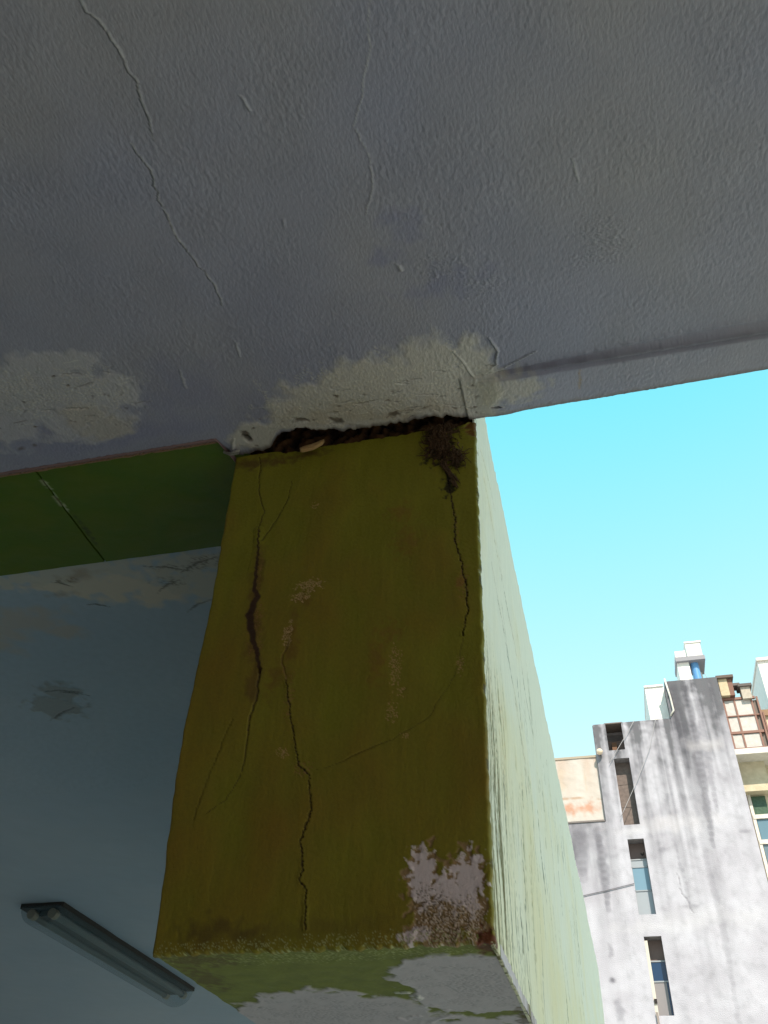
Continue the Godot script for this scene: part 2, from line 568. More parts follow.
	var strip := Sheet.new(0.5, -0.88, 4.0, -0.70, 0.012, 0.0025, 24)
	strip.base(ceiling_base)
	drip_strip(strip)
	put(o, "plaster_edge", strip.mesh(at, Vector3.DOWN, origin(o), 0.03), mat, origin(o))
	# the rest of the canopy, coarser
	for r in [[-5.6, -1.0, -0.834, 2.6], [0.5, 4.0, -0.70, 2.6], [-1.0, 0.5, -0.18, 2.6]]:
		var t := Sheet.new(r[0], r[2], r[1], r[3], 0.03, 0.03, 22)
		t.base(ceiling_base)
		put(o, "plaster_field", t.mesh(func(u: float, v: float) -> Vector3: return Vector3(u, CEIL, v), Vector3.DOWN, origin(o), 0.03), mat, origin(o))
	var conc := mottled(Color(0.40, 0.38, 0.36), Color(0.52, 0.50, 0.47), 1.5, 73)
	box(o, "slab", conc, -5.6, 4.0, CEIL + 0.03, TOP, -0.80, 2.6)
	box(o, "slab_edge", conc, -0.098, 4.0, CEIL + 0.012, TOP, -0.848, -0.80)
	box(o, "slab_edge", conc, -5.6, -0.478, CEIL + 0.012, TOP, -0.83, -0.80)
	# mauve and brown layers of old paint on the broken lip over the green soffit
	var lipn := nz(45, 40.0, 3)
	var e := Sheet.new(-2.0, 0.0, -0.474, 0.016, 0.002, 0.001, 23)
	e.base(func(u: float, v: float) -> Array:
		var n := lipn.get_noise_2d(u, v * 6.0)
		var k := v / 0.016 + n * 0.7
		var col := L(142, 112, 112) if k < 0.45 else (L(60, 42, 36) if k < 0.60 else L(160, 120, 92))
		return [n * 0.0012 - (0.0025 if k > 0.45 and k < 0.62 else 0.0), col])
	put(o, "broken_lip", e.mesh(func(u: float, v: float) -> Vector3: return Vector3(u, CEIL - 0.002 + v * 0.55, edge_z(u) - 0.001 - v * 0.9 - maxf(0.0, (u + 0.487)) * 1.2), Vector3(0, -0.85, -0.53), origin(o), 0.012), painted(0.8, 20.0, 0.5), origin(o))

# ---- the olive beam
func beam():
	var o := thing("cracked_beam", "olive green concrete beam with long cracks and a peeled patch, meeting the grey ceiling", "beam", Vector3(-0.28, BOT, FRONT))
	var og := origin(o)
	var mat := painted(0.7, 14.0, 0.45)
	var n1 := nz(51, 60.0, 4)
	var n2 := nz(52, 6.0, 3)
	var n3 := nz(53, 260.0, 2)
	var n4 := nz(54, 18.0, 4)
	var s := Sheet.new(-0.463, BOT, -0.107, 0.948, 0.00125, 0.00125, 55)
	s.base(func(u: float, v: float) -> Array:
		var brush: float = n1.get_noise_2d(u * 1.6, v * 0.16)
		var t: float = n2.get_noise_2d(u, v * 0.6)
		var g: float = n3.get_noise_2d(u, v * 0.6)
		var m: float = n4.get_noise_2d(u, v * 0.5)
		var brown := clampf(0.34 + t * 0.8 + m * 0.35 - (v - 0.5) * 0.9 - (u + 0.28) * 0.7, 0.0, 1.0)
		var col := L(129, 122, 22).lerp(L(131, 106, 24), brown)
		var w := 1.0 + brush * 0.07 + g * 0.10 + m * 0.09
		return [g * 0.00022 + brush * 0.0001 + t * 0.0025 + m * 0.0009, Color(col.r * w, col.g * w, col.b * w)])
	var dirt := L(26, 16, 8)
	var rust := L(112, 62, 26)
	var tan := L(176, 140, 96)
	# rubbed and stained places
	s.blot([[-0.395, 0.61, 0.014, 0.06], [-0.404, 0.70, 0.011, 0.08], [-0.388, 0.55, 0.012, 0.05]], L(92, 56, 24), 0.6, 0.0, 0.8, 40.0, 0.7, 61)
	s.blot([[-0.345, 0.60, 0.012, 0.06], [-0.335, 0.665, 0.012, 0.02], [-0.36, 0.55, 0.014, 0.03]], rust, 0.45, 0.0, 0.8, 50.0, 0.9, 62)
	s.blot([[-0.329, 0.685, 0.018, 0.010], [-0.340, 0.668, 0.012, 0.008], [-0.352, 0.61, 0.006, 0.02]], L(196, 160, 112), 0.95, -0.0008, 0.2, 120.0, 0.9, 63, 0.42)
	s.blot([[-0.334, 0.826, 0.006, 0.006], [-0.341, 0.452, 0.007, 0.008], [-0.199, 0.46, 0.006, 0.004], [-0.135, 0.543, 0.005, 0.012], [-0.205, 0.515, 0.006, 0.008], [-0.212, 0.55, 0.008, 0.03], [-0.215, 0.49, 0.008, 0.012]], L(186, 148, 96), 0.9, -0.0006, 0.3, 160.0, 1.0, 64, 0.5)
	s.blot([[-0.21, 0.79, 0.022, 0.02], [-0.20, 0.74, 0.02, 0.03], [-0.235, 0.56, 0.012, 0.05], [-0.22, 0.60, 0.02, 0.02]], L(132, 84, 36), 0.42, 0.0, 0.9, 70.0, 1.0, 65)
	s.blot([[-0.131, 0.66, 0.007, 0.012]], L(140, 92, 44), 0.6, 0.0, 0.5, 90.0, 0.7, 66)
	s.blot([[-0.40, 0.262, 0.045, 0.02], [-0.36, 0.256, 0.04, 0.012]], L(70, 46, 22), 0.5, 0.0, 0.9, 60.0, 0.9, 67)
	s.blot([[-0.29, 0.262, 0.14, 0.014]], L(104, 82, 26), 0.35, 0.0, 0.9, 60.0, 0.9, 68)
	s.blot([[-0.41, 0.93, 0.05, 0.014], [-0.36, 0.935, 0.05, 0.012], [-0.44, 0.93, 0.03, 0.018]], L(84, 50, 26), 0.7, 0.0, 0.8, 60.0, 0.8, 69)
	# the peeled corner: pale under-plaster, crumbling, with a brown heart
	s.blot([[-0.180, 0.304, 0.019, 0.036], [-0.152, 0.288, 0.034, 0.027], [-0.135, 0.306, 0.021, 0.026], [-0.165, 0.262, 0.03, 0.026], [-0.13, 0.268, 0.018, 0.028]], L(156, 124, 88), 0.92, -0.0016, 0.14, 70.0, 0.75, 71, 0.0, 0.0008)
	s.blot([[-0.180, 0.306, 0.015, 0.030], [-0.152, 0.291, 0.028, 0.018], [-0.133, 0.303, 0.019, 0.024], [-0.187, 0.251, 0.014, 0.008], [-0.13, 0.28, 0.008, 0.016]], L(232, 212, 216), 0.95, 0.0006, 0.2, 85.0, 0.9, 72)
	s.blot([[-0.155, 0.264, 0.032, 0.022], [-0.172, 0.28, 0.016, 0.02]], L(100, 80, 30), 0.7, -0.001, 0.3, 240.0, 0.9, 73, 0.5)
	s.blot([[-0.155, 0.262, 0.03, 0.02], [-0.13, 0.262, 0.015, 0.02]], L(224, 200, 186), 0.9, 0.0006, 0.2, 330.0, 0.9, 74, 0.5)
	# ragged bottom edge, flecks of green and white
	s.blot([[-0.34, 0.247, 0.12, 0.007], [-0.2, 0.248, 0.12, 0.007]], L(176, 178, 124), 0.85, 0.0004, 0.3, 420.0, 1.8, 75, 0.60)
	s.blot([[-0.117, 0.247, 0.012, 0.012]], L(108, 44, 24), 0.9, -0.002, 0.4, 90.0, 0.8, 76)
	# chipped right-hand arris
	for k in 26:
		var y := s.rng.randf_range(0.25, 0.93)
		s.blot([[-0.107, y, s.rng.randf_range(0.001, 0.0025), s.rng.randf_range(0.002, 0.009)]], L(168, 170, 128) if k % 3 == 0 else L(70, 58, 20), 0.8, -0.0004, 0.5, 260.0, 1.2, 400 + k)
	# paint lifted off beside the cracks
	s.blot([[-0.398, 0.64, 0.010, 0.03], [-0.392, 0.60, 0.008, 0.02], [-0.404, 0.72, 0.005, 0.03], [-0.34, 0.52, 0.005, 0.03], [-0.315, 0.43, 0.012, 0.008], [-0.128, 0.66, 0.006, 0.03], [-0.135, 0.75, 0.004, 0.03]], L(150, 108, 62), 0.7, -0.0006, 0.4, 150.0, 1.2, 83, 0.5)
	# cracks
	dirt = L(52, 31, 13)
	var V := func(a: float, b: float) -> Vector2: return Vector2(a, b)
	s.crack([V.call(-0.428, 0.940), V.call(-0.425, 0.923), V.call(-0.422, 0.872), V.call(-0.410, 0.830), V.call(-0.413, 0.794)], [0.0016, 0.0014, 0.0016, 0.0024], -0.002, dirt, 0.7, 0.0, 0.001, 0.005)
	s.crack([V.call(-0.413, 0.794), V.call(-0.408, 0.739), V.call(-0.405, 0.688), V.call(-0.400, 0.676), V.call(-0.408, 0.649), V.call(-0.400, 0.617), V.call(-0.388, 0.586), V.call(-0.383, 0.561)], [0.003, 0.004, 0.005, 0.0085, 0.0105, 0.007, 0.004], -0.007, L(60, 36, 16), 0.85, 0.0010, 0.0014, 0.004)
	s.crack([V.call(-0.383, 0.561), V.call(-0.382, 0.529), V.call(-0.387, 0.503), V.call(-0.386, 0.465), V.call(-0.389, 0.428), V.call(-0.403, 0.400), V.call(-0.424, 0.385)], [0.0036, 0.0022, 0.0018, 0.0012, 0.001], -0.002, dirt, 0.6)
	s.crack([V.call(-0.374, 0.882), V.call(-0.376, 0.843), V.call(-0.390, 0.808), V.call(-0.406, 0.774)], [0.0012, 0.0018, 0.0022], -0.002, L(52, 34, 14), 0.6)
	s.crack([V.call(-0.408, 0.50), V.call(-0.424, 0.44), V.call(-0.436, 0.38)], [0.0012, 0.0014, 0.001], -0.0012, dirt, 0.35)
	s.crack([V.call(-0.348, 0.603), V.call(-0.357, 0.575), V.call(-0.347, 0.546)], [0.001, 0.0018, 0.002], -0.002, L(160, 124, 76), 0.7)
	s.crack([V.call(-0.347, 0.546), V.call(-0.335, 0.492), V.call(-0.321, 0.435), V.call(-0.307, 0.422), V.call(-0.301, 0.382), V.call(-0.310, 0.350), V.call(-0.305, 0.319), V.call(-0.308, 0.309), V.call(-0.300, 0.299), V.call(-0.297, 0.262)], [0.0016, 0.0019, 0.0019, 0.0017, 0.0019, 0.0017, 0.0013], -0.004, dirt, 0.85, 0.0005, 0.0009, 0.004)
	s.crack([V.call(-0.150, 0.90), V.call(-0.149, 0.878), V.call(-0.141, 0.819), V.call(-0.135, 0.764), V.call(-0.136, 0.730), V.call(-0.130, 0.696), V.call(-0.124, 0.648), V.call(-0.124, 0.618), V.call(-0.131, 0.583)], [0.005, 0.003, 0.0024, 0.0022, 0.0022, 0.0022, 0.0018, 0.0014], -0.005, dirt, 0.9, 0.0006, 0.001, 0.004)
	s.crack([V.call(-0.131, 0.583), V.call(-0.135, 0.549), V.call(-0.141, 0.530), V.call(-0.171, 0.482), V.call(-0.205, 0.461), V.call(-0.267, 0.436), V.call(-0.30, 0.428)], [0.0014, 0.0012, 0.0013, 0.0013, 0.001], -0.001, dirt, 0.4, 0.0, 0.0014, 0.007)
	# soot and damp at the head of the right crack
	s.blot([[-0.155, 0.915, 0.024, 0.036], [-0.160, 0.89, 0.018, 0.02], [-0.130, 0.868, 0.008, 0.012], [-0.142, 0.83, 0.010, 0.022], [-0.15, 0.945, 0.03, 0.012]], L(30, 17, 9), 0.9, -0.0012, 0.5, 80.0, 1.1, 81)
	s.blot([[-0.11, 0.935, 0.01, 0.02]], L(104, 52, 28), 0.8, -0.002, 0.5, 80.0, 0.9, 82)
	# worn arrises all round
	var wear := nz(56, 70.0, 3)
	for j in s.nv:
		for i in s.nu:
			var u := s.u0 + i * s.du
			var v := s.v0 + j * s.dv
			var d := minf(minf(u + 0.463, -0.107 - u), (v - BOT) * 2.2)
			var r: float = 0.0035 + 0.002 * wear.get_noise_2d(u * 0.4, v * 0.4)
			if d < r:
				var q := 1.0 - d / r
				s.h[j * s.nu + i] -= r * (1.0 - sqrt(maxf(0.0, 1.0 - q * q)))
	var tn := nz(57, 45.0, 3)
	var at := func(u: float, v: float) -> Vector3:
		var k := (v - BOT) / 0.7052
		var l := lerpf(-0.456, -0.472, k) - 0.009 * exp(-pow((k - 0.32) / 0.22, 2.0)) + wear.get_noise_2d(3.0, v * 0.25) * 0.0015
		var r := lerpf(-0.1115, -0.101, k) + wear.get_noise_2d(9.0, v * 0.8) * 0.0012
		var x := u + (l + 0.463) * clampf(1.0 - (u + 0.463) / 0.06, 0.0, 1.0) + (r + 0.107) * clampf(1.0 - (-0.107 - u) / 0.03, 0.0, 1.0)
		# the broken top: low where the plaster fell out
		var fall := 0.0
		if x > -0.41:
			fall = 0.005 * smoothstep(-0.41, -0.385, x) * (1.0 - smoothstep(-0.125, -0.108, x)) + 0.005 * maxf(0.0, tn.get_noise_1d(x))
		var low := 0.003 * tn.get_noise_1d(x * 1.4 + 5.0)
		return Vector3(x, v - fall * clampf((k - 0.93) / 0.07, 0.0, 1.0) + low * clampf((0.03 - k) / 0.03, 0.0, 1.0), FRONT)
	put(o, "end_face", s.mesh(at, Vector3.BACK, og, 0.005), mat, og)

	# outer side, pale green, streaked by rain
	var m1 := nz(91, 3.0, 3)
	var m2 := nz(92, 22.0, 4)
	var m3 := nz(93, 90.0, 3)
	var len_z := -0.882 - FAR
	var r := Sheet.new(0.0, BOT + 0.001, 1.0, TOP, 0.002, 0.0022, 94)
	r.base(func(u: float, v: float) -> Array:
		var d := u * u * len_z
		var a: float = m1.get_noise_2d(d, v)
		var b: float = m2.get_noise_2d(d * 2.0, v * 0.35)
		var e: float = m3.get_noise_2d(d, v)
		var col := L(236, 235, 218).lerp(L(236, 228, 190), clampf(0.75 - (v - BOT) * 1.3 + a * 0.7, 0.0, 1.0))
		var w := 1.0 + b * 0.07 + e * 0.04
		return [e * 0.0004 + b * 0.0007 + a * 0.003, Color(col.r * w, col.g * w, col.b * w)])
	var D := func(d: float, y: float) -> Vector2: return Vector2(sqrt(maxf(d - 0.882, 0.0) / len_z), y)
	var st := L(136, 134, 86)
	var dk := L(84, 84, 54)
	for p in [[0.933, 0.944, 1.109, 0.965], [0.95, 0.90, 1.15, 0.86], [1.0, 0.80, 1.20, 0.74], [1.125, 0.804, 1.411, 0.604], [0.925, 0.494, 0.984, 0.377], [1.255, 0.702, 1.390, 0.595], [1.224, 0.468, 1.232, 0.329], [0.940, 0.428, 1.032, 0.250], [1.933, 0.920, 1.978, 0.774], [1.55, 0.62, 1.60, 0.5], [1.08, 0.90, 1.32, 0.82], [1.3, 0.9, 1.62, 0.78]]:
		r.crack([D.call(p[0], p[1]), D.call(lerpf(p[0], p[2], 0.5), lerpf(p[1], p[3], 0.5)), D.call(p[2], p[3])], [0.0025, 0.005, 0.0025], -0.002, dk, 0.75, 0.0, 0.003, 0.02)
	for k in 230:
		var d := 0.89 + pow(r.rng.randf(), 2.2) * 1.9
		var y := r.rng.randf_range(0.26, 0.66) if d < 1.3 else r.rng.randf_range(0.26, 0.95)
		var ln := r.rng.randf_range(0.03, 0.14)
		r.crack([D.call(d, y), D.call(d + ln * 0.09, y - ln * 0.5), D.call(d + ln * 0.16, y - ln)], [0.0012, r.rng.randf_range(0.002, 0.005), 0.001], -0.0008, st if k % 3 else dk, r.rng.randf_range(0.25, 0.85), 0.0, 0.0016, 0.012)
	for k in 60:
		var d := 0.885 + r.rng.randf() * 0.11
		var y := r.rng.randf_range(0.30, 0.6)
		r.crack([D.call(d, y), D.call(d + 0.006, y - 0.09), D.call(d + 0.012, y - r.rng.randf_range(0.1, 0.2))], [0.002, 0.006, 0.001], -0.0008, L(104, 98, 46), 0.75, 0.0, 0.002, 0.012)
	r.blot([[0.03, 0.30, 0.06, 0.08], [0.05, 0.42, 0.03, 0.12], [0.10, 0.35, 0.02, 0.09]], L(142, 134, 76), 0.6, 0.0, 0.9, 30.0, 0.9, 95)
	r.blot([[0.035, 0.250, 0.06, 0.018]], L(120, 96, 60), 0.7, -0.001, 0.5, 50.0, 1.0, 96)
	var flatn := nz(97, 12.0, 3)
	var rat := func(u: float, v: float) -> Vector3:
		var k := (v - BOT) / 0.7052
		var top := 0.012 * flatn.get_noise_1d(u * 9.0) * clampf((v - 1.0) / 0.1, 0.0, 1.0)
		return Vector3(lerpf(-0.1115, -0.101, minf(k, 1.0)) - 0.0015, v + top, -0.882 - u * u * len_z)
	put(o, "outer_face", r.mesh(rat, Vector3.RIGHT, og, 0.003), painted(0.75, 8.0, 0.5), og).set_meta("label", "pale green outer side streaked by rain")

	# underside: green over grey filler
	var b1 := nz(101, 30.0, 4)
	var b2 := nz(102, 180.0, 2)
	var b := Sheet.new(-0.458, -1.75, -0.113, FRONT - 0.003, 0.0015, 0.002, 103)
	b.base(func(u: float, v: float) -> Array:
		var a: float = b1.get_noise_2d(u, v)
		var e: float = b2.get_noise_2d(u, v)
		var col := L(124, 128, 52)
		var w := 1.0 + a * 0.22 + e * 0.1
		return [a * 0.0004 + e * 0.00012, Color(col.r * w, col.g * w, col.b * w)])
	b.blot([[-0.16, -1.05, 0.075, 0.13], [-0.19, -0.99, 0.05, 0.06], [-0.14, -0.97, 0.05, 0.045], [-0.15, -1.5, 0.2, 0.35]], L(208, 196, 204), 0.93, 0.0010, 0.10, 22.0, 0.36, 104, 0.0, 0.0003)
	b.blot([[-0.35, -1.13, 0.10, 0.095], [-0.30, -1.16, 0.09, 0.10], [-0.4, -1.2, 0.1, 0.11], [-0.3, -1.5, 0.2, 0.3]], L(204, 192, 200), 0.93, 0.0010, 0.10, 22.0, 0.36, 105, 0.0, 0.0003)
	b.blot([[-0.16, -1.04, 0.06, 0.10], [-0.35, -1.15, 0.1, 0.08]], L(150, 142, 148), 0.5, -0.0004, 0.5, 30.0, 1.3, 106, 0.5)
	b.blot([[-0.24, -1.06, 0.012, 0.004], [-0.225, -1.08, 0.004, 0.012]], L(214, 210, 206), 0.9, 0.002, 0.3, 90.0, 0.8, 107)
	b.blot([[-0.29, -0.888, 0.18, 0.012], [-0.3, -0.91, 0.15, 0.02]], L(186, 188, 128), 0.8, 0.0003, 0.3, 330.0, 1.6, 108, 0.62)
	b.blot([[-0.42, -0.91, 0.05, 0.03], [-0.44, -0.98, 0.02, 0.06]], L(92, 66, 34), 0.6, 0.0, 0.6, 60.0, 1.0, 109)
	b.blot([[-0.118, -0.905, 0.02, 0.028]], L(104, 46, 30), 0.85, -0.001, 0.5, 80.0, 0.9, 110)
	b.blot([[-0.119, -1.19, 0.012, 0.06]], L(92, 74, 44), 0.7, 0.0, 0.5, 70.0, 0.9, 111)
	var bat := func(u: float, v: float) -> Vector3: return Vector3(u + wear.get_noise_2d(u * 0.01 + 6.0, v * 0.4) * 0.0015, BOT + 0.0025, v)
	put(o, "underside", b.mesh(bat, Vector3.DOWN, og, 0.012), painted(0.7, 14.0, 0.15), og).set_meta("label", "underside with grey filler smeared over green paint")
	var olive := mottled(Color(0.44, 0.40, 0.12), Color(0.52, 0.46, 0.16), 1.2, 74)
	box(o, "inner_side", olive, -0.459, -0.44, BOT + 0.004, CEIL - 0.002, FAR, -0.893)
	box(o, "underside", olive, -0.455, -0.113, BOT + 0.006, BOT + 0.03, FAR, -1.749)
	var core := mottled(Color(0.16, 0.11, 0.08), Color(0.34, 0.24, 0.17), 6.0, 75, 0.95, 1.6)
	box(o, "concrete_core", core, -0.44, -0.118, BOT + 0.03, 1.03, FAR + 0.01, -0.905)
	box(o, "concrete_core", core, -0.46, -0.114, 1.0301, TOP - 0.004, FAR + 0.01, -0.801)
	# the broken concrete that shows in the gap
	var br := nz(112, 45.0, 4)
	var gap := Sheet.new(-0.47, 0.90, -0.102, 1.03, 0.0025, 0.0025, 113)
	gap.base(func(u: float, v: float) -> Array:
		var a: float = br.get_noise_2d(u, v)
		var col := L(44, 28, 18).lerp(L(110, 74, 46), clampf(0.4 + a * 1.6, 0.0, 1.0))
		return [a * 0.011, col])
	put(o, "broken_concrete", gap.mesh(func(u: float, v: float) -> Vector3: return Vector3(u, v, -0.898), Vector3.BACK, og, 0.0), painted(0.95, 12.0, 1.0), og)

# ---- green soffit, left
func lintel():
	var o := thing("green_lintel", "dark green lintel soffit in two panels, left of the olive beam", "lintel", Vector3(-1.2, CEIL, -0.97))
	var og := origin(o)
	var a1 := nz(121, 14.0, 3)
	var a2 := nz(122, 160.0, 2)
	var mat := painted(0.55, 12.0, 0.4)
	for q in [[-3.2, -0.801], [-0.7975, -0.458]]:
		var s := Sheet.new(q[0], -1.088, q[1], -0.848, 0.003 if q[0] > -1.0 else 0.006, 0.003, 123)
		s.base(func(u: float, v: float) -> Array:
			var a: float = a1.get_noise_2d(u * 0.7, v)
			var e: float = a2.get_noise_2d(u, v)
			var col := L(76, 104, 10).lerp(L(86, 106, 12), clampf(0.5 + a * 1.4, 0.0, 1.0))
			var w := 1.0 + e * 0.06
			return [a * 0.0012 + e * 0.00015, Color(col.r * w, col.g * w, col.b * w)])
		# white filler left in the near half of the joint
		if q[0] > -1.0:
			s.blot([[-0.797, -0.885, 0.003, 0.012], [-0.797, -0.905, 0.0025, 0.008], [-0.797, -0.94, 0.003, 0.014]], L(176, 180, 150), 0.9, 0.001, 0.3, 140.0, 0.9, 124)
			s.blot([[-0.79, -1.0, 0.006, 0.05]], L(36, 40, 16), 0.6, 0.0, 0.8, 90.0, 0.8, 125)
		else:
			s.blot([[-0.802, -0.88, 0.003, 0.01], [-0.802, -0.92, 0.003, 0.02]], L(170, 172, 140), 0.8, 0.0005, 0.3, 140.0, 0.9, 126)
		put(o, "soffit_panel", s.mesh(func(u: float, v: float) -> Vector3: return Vector3(u, CEIL + 0.007, v), Vector3.DOWN, og, 0.02), mat, og)
	var conc := mottled(Color(0.30, 0.28, 0.22), Color(0.40, 0.37, 0.3), 2.0, 76)
	box(o, "lintel_core", conc, -5.6, -0.46, CEIL + 0.022, TOP - 0.002, -1.086, -0.832)

# ---- blue room ceiling beyond
func room_ceiling():
	var o := structure("ceiling", Vector3(-2, CEIL, -3))
	var og := origin(o)
	var a1 := nz(131, 2.2, 3)
	var a2 := nz(132, 40.0, 3)
	var mat := painted(0.6, 7.0, 0.35)
	var paint := func(u: float, v: float) -> Array:
		var a: float = a1.get_noise_2d(u, v)
		var e: float = a2.get_noise_2d(u, v)
		var col := L(160, 177, 197).lerp(L(166, 181, 199), clampf(0.5 + a, 0.0, 1.0))
		var w := 1.0 + e * 0.05
		return [a * 0.002 + e * 0.0006, Color(col.r * w, col.g * w, col.b * w)]
	var s := Sheet.new(-1.7, -2.0, -0.455, -1.09, 0.003, 0.003, 133)
	s.base(paint)
	var beige := L(186, 172, 160)
	s.blot([[-1.06, -1.235, 0.13, 0.05], [-1.16, -1.27, 0.12, 0.07], [-0.98, -1.29, 0.06, 0.03]], beige, 0.6, 0.0006, 0.6, 14.0, 0.7, 134)
	s.blot([[-0.82, -1.165, 0.12, 0.05], [-0.90, -1.14, 0.1, 0.03], [-0.76, -1.2, 0.09, 0.04]], L(214, 200, 182), 0.8, 0.0006, 0.5, 18.0, 0.7, 135, 0.0, 0.0006)
	s.blot([[-0.62, -1.13, 0.14, 0.045], [-0.66, -1.18, 0.08, 0.06], [-0.9, -1.11, 0.25, 0.03]], L(194, 190, 182), 0.85, 0.0006, 0.4, 24.0, 0.8, 136, 0.0, 0.0006)
	s.blot([[-0.65, -1.135, 0.06, 0.012], [-0.60, -1.12, 0.05, 0.012], [-0.71, -1.17, 0.03, 0.016], [-0.90, -1.13, 0.03, 0.008]], L(84, 74, 66), 0.65, -0.0006, 0.8, 36.0, 1.3, 137, 0.42)
	s.blot([[-0.87, -1.12, 0.05, 0.02], [-0.93, -1.17, 0.03, 0.012]], L(150, 124, 98), 0.5, 0.0, 0.9, 30.0, 0.9, 138)
	s.blot([[-1.155, -1.56, 0.07, 0.06], [-1.12, -1.5, 0.05, 0.04]], L(140, 138, 136), 0.6, 0.0015, 0.3, 22.0, 0.6, 139, 0.0, 0.001)
	for p in [[-1.21, -1.62, -1.12, -1.57], [-1.16, -1.49, -1.07, -1.51], [-1.06, -1.53, -1.12, -1.50], [-0.90, -1.21, -0.86, -1.225], [-0.93, -1.13, -0.90, -1.15], [-0.75, -1.20, -0.69, -1.17], [-0.72, -1.27, -0.66, -1.24], [-0.68, -1.15, -0.60, -1.12], [-0.74, -1.12, -0.66, -1.15]]:
		s.crack([Vector2(p[0], p[1]), Vector2((p[0] + p[2]) * 0.5, (p[1] + p[3]) * 0.5 + 0.006), Vector2(p[2], p[3])], [0.002, 0.006, 0.002], -0.0012, L(84, 76, 70), 0.5, 0.0006, 0.0012, 0.004)
	put(o, "stained_plaster", s.mesh(func(u: float, v: float) -> Vector3: return Vector3(u, CEIL + 0.012, v), Vector3.DOWN, og, 0.02), mat, og)
	for r in [[-5.6, -1.7, -2.0, -1.09], [-5.6, -0.455, -8.2, -2.0]]:
		var t := Sheet.new(r[0], r[2], r[1], r[3], 0.03, 0.03, 140)
		t.base(paint)
		put(o, "painted_plaster", t.mesh(func(u: float, v: float) -> Vector3: return Vector3(u, CEIL + 0.012, v), Vector3.DOWN, og, 0.02), mat, og)
	box(o, "slab", plain(120, 116, 110), -5.6, -0.458, CEIL + 0.035, TOP - 0.003, -8.2, -1.087)

# ---- the fluorescent fitting
func lamp():
	var x := -1.915
	var y := CEIL + 0.012
	var z0 := -2.82
	var z1 := -3.98
	var o := thing("fluorescent_lamp", "unlit twin tube fluorescent lamp with clear trough cover on the blue ceiling", "lamp", Vector3(x, y, (z0 + z1) * 0.5))
	var og := origin(o)
	var dark := plain(46, 42, 40, 0.7)
	box(o, "base_tray", dark, x - 0.082, x + 0.082, y - 0.016, y, z1, z0)
	box(o, "gear_channel", plain(52, 56, 56, 0.6), x - 0.018, x + 0.018, y - 0.034, y - 0.0121, z1 + 0.03, z0 - 0.03)
	var glass := plain(92, 100, 102, 0.6)
	for sx in [-0.04, 0.04]:
		var c := CylinderMesh.new()
		c.top_radius = 0.013
		c.bottom_radius = 0.013
		c.height = absf(z1 - z0) - 0.07
		c.radial_segments = 20
		var m := put(o, "fluorescent_tube", c, glass, Vector3(x + sx, y - 0.032, (z0 + z1) * 0.5))
		m.rotation.x = PI / 2
		for e in [z0 - 0.022, z1 + 0.022]:
			var h := CylinderMesh.new()
			h.top_radius = 0.016
			h.bottom_radius = 0.016
			h.height = 0.026
			h.radial_segments = 16
			var k := put(o, "lamp_holder", h, plain(150, 142, 126, 0.7), Vector3(x + sx, y - 0.032, e))
			k.rotation.x = PI / 2
	# translucent trough: half an ellipse swept along the lamp, with closed ends
	var st := begin()
	var n := 20
	var prof := PackedVector2Array()
	for i in n + 1:
		var t := PI * i / n
		prof.append(Vector2(cos(t) * 0.076, -0.010 - sin(t) * 0.066))
	for i in n:
		var a := Vector3(x + prof[i].x, y + prof[i].y, z0)
		var b := Vector3(x + prof[i + 1].x, y + prof[i + 1].y, z0)
		var d := Vector3(0, 0, z1 - z0)
		for v in [a, b, a + d, b, b + d, a + d]:
			st.add_vertex(v - og)
	var cov := StandardMaterial3D.new()
	cov.albedo_color = Color(0.44, 0.56, 0.62, 0.24)
	cov.transparency = BaseMaterial3D.TRANSPARENCY_ALPHA
	cov.roughness = 0.55
	cov.cull_mode = BaseMaterial3D.CULL_DISABLED
	put(o, "diffuser_cover", finish(st), cov, og)
	for z in [z0 + 0.002, z1 - 0.002]:
		var e := begin()
		for i in n:
			for v in [Vector3(x, y - 0.010, z), Vector3(x + prof[i].x, y + prof[i].y, z), Vector3(x + prof[i + 1].x, y + prof[i + 1].y, z)]:
				e.add_vertex(v - og)
		put(o, "end_cap", finish(e), cov, og)

# ---- the flats across the street
func roof_y(x: float) -> float:
	return 11.92 if x < 0.16 else (15.48 if x < 2.92 else 16.96)

func opening(o: Node3D, s: Sheet, x0: float, x1: float, y0: float, y1: float) -> Array:
	var i0 := int(round((x0 - s.u0) / s.du))
	var i1 := int(round((x1 - s.u0) / s.du))
	var j0 := int(round((y0 - s.v0) / s.dv))
	var j1 := int(round((y1 - s.v0) / s.dv))
	for j in range(j0, j1):
		for i in range(i0, i1):
			s.hole[j * s.nu + i] = 1
	return [s.u0 + i0 * s.du, s.u0 + i1 * s.du, s.v0 + j0 * s.dv, s.v0 + j1 * s.dv]

func reveal(o: Node3D, r: Array, depth: float, mat: Material) -> void:
	var t := 0.04
	var z0 := FZ - 0.03
	box(o, "window_reveal", mat, r[0] - t, r[0], r[2] - t, r[3] + t, FZ - depth, z0)
	box(o, "window_reveal", mat, r[1], r[1] + t, r[2] - t, r[3] + t, FZ - depth, z0)
	box(o, "window_reveal", mat, r[0], r[1], r[3], r[3] + t, FZ - depth, z0)
	box(o, "sill", mat, r[0], r[1], r[2] - t, r[2], FZ - depth, z0)

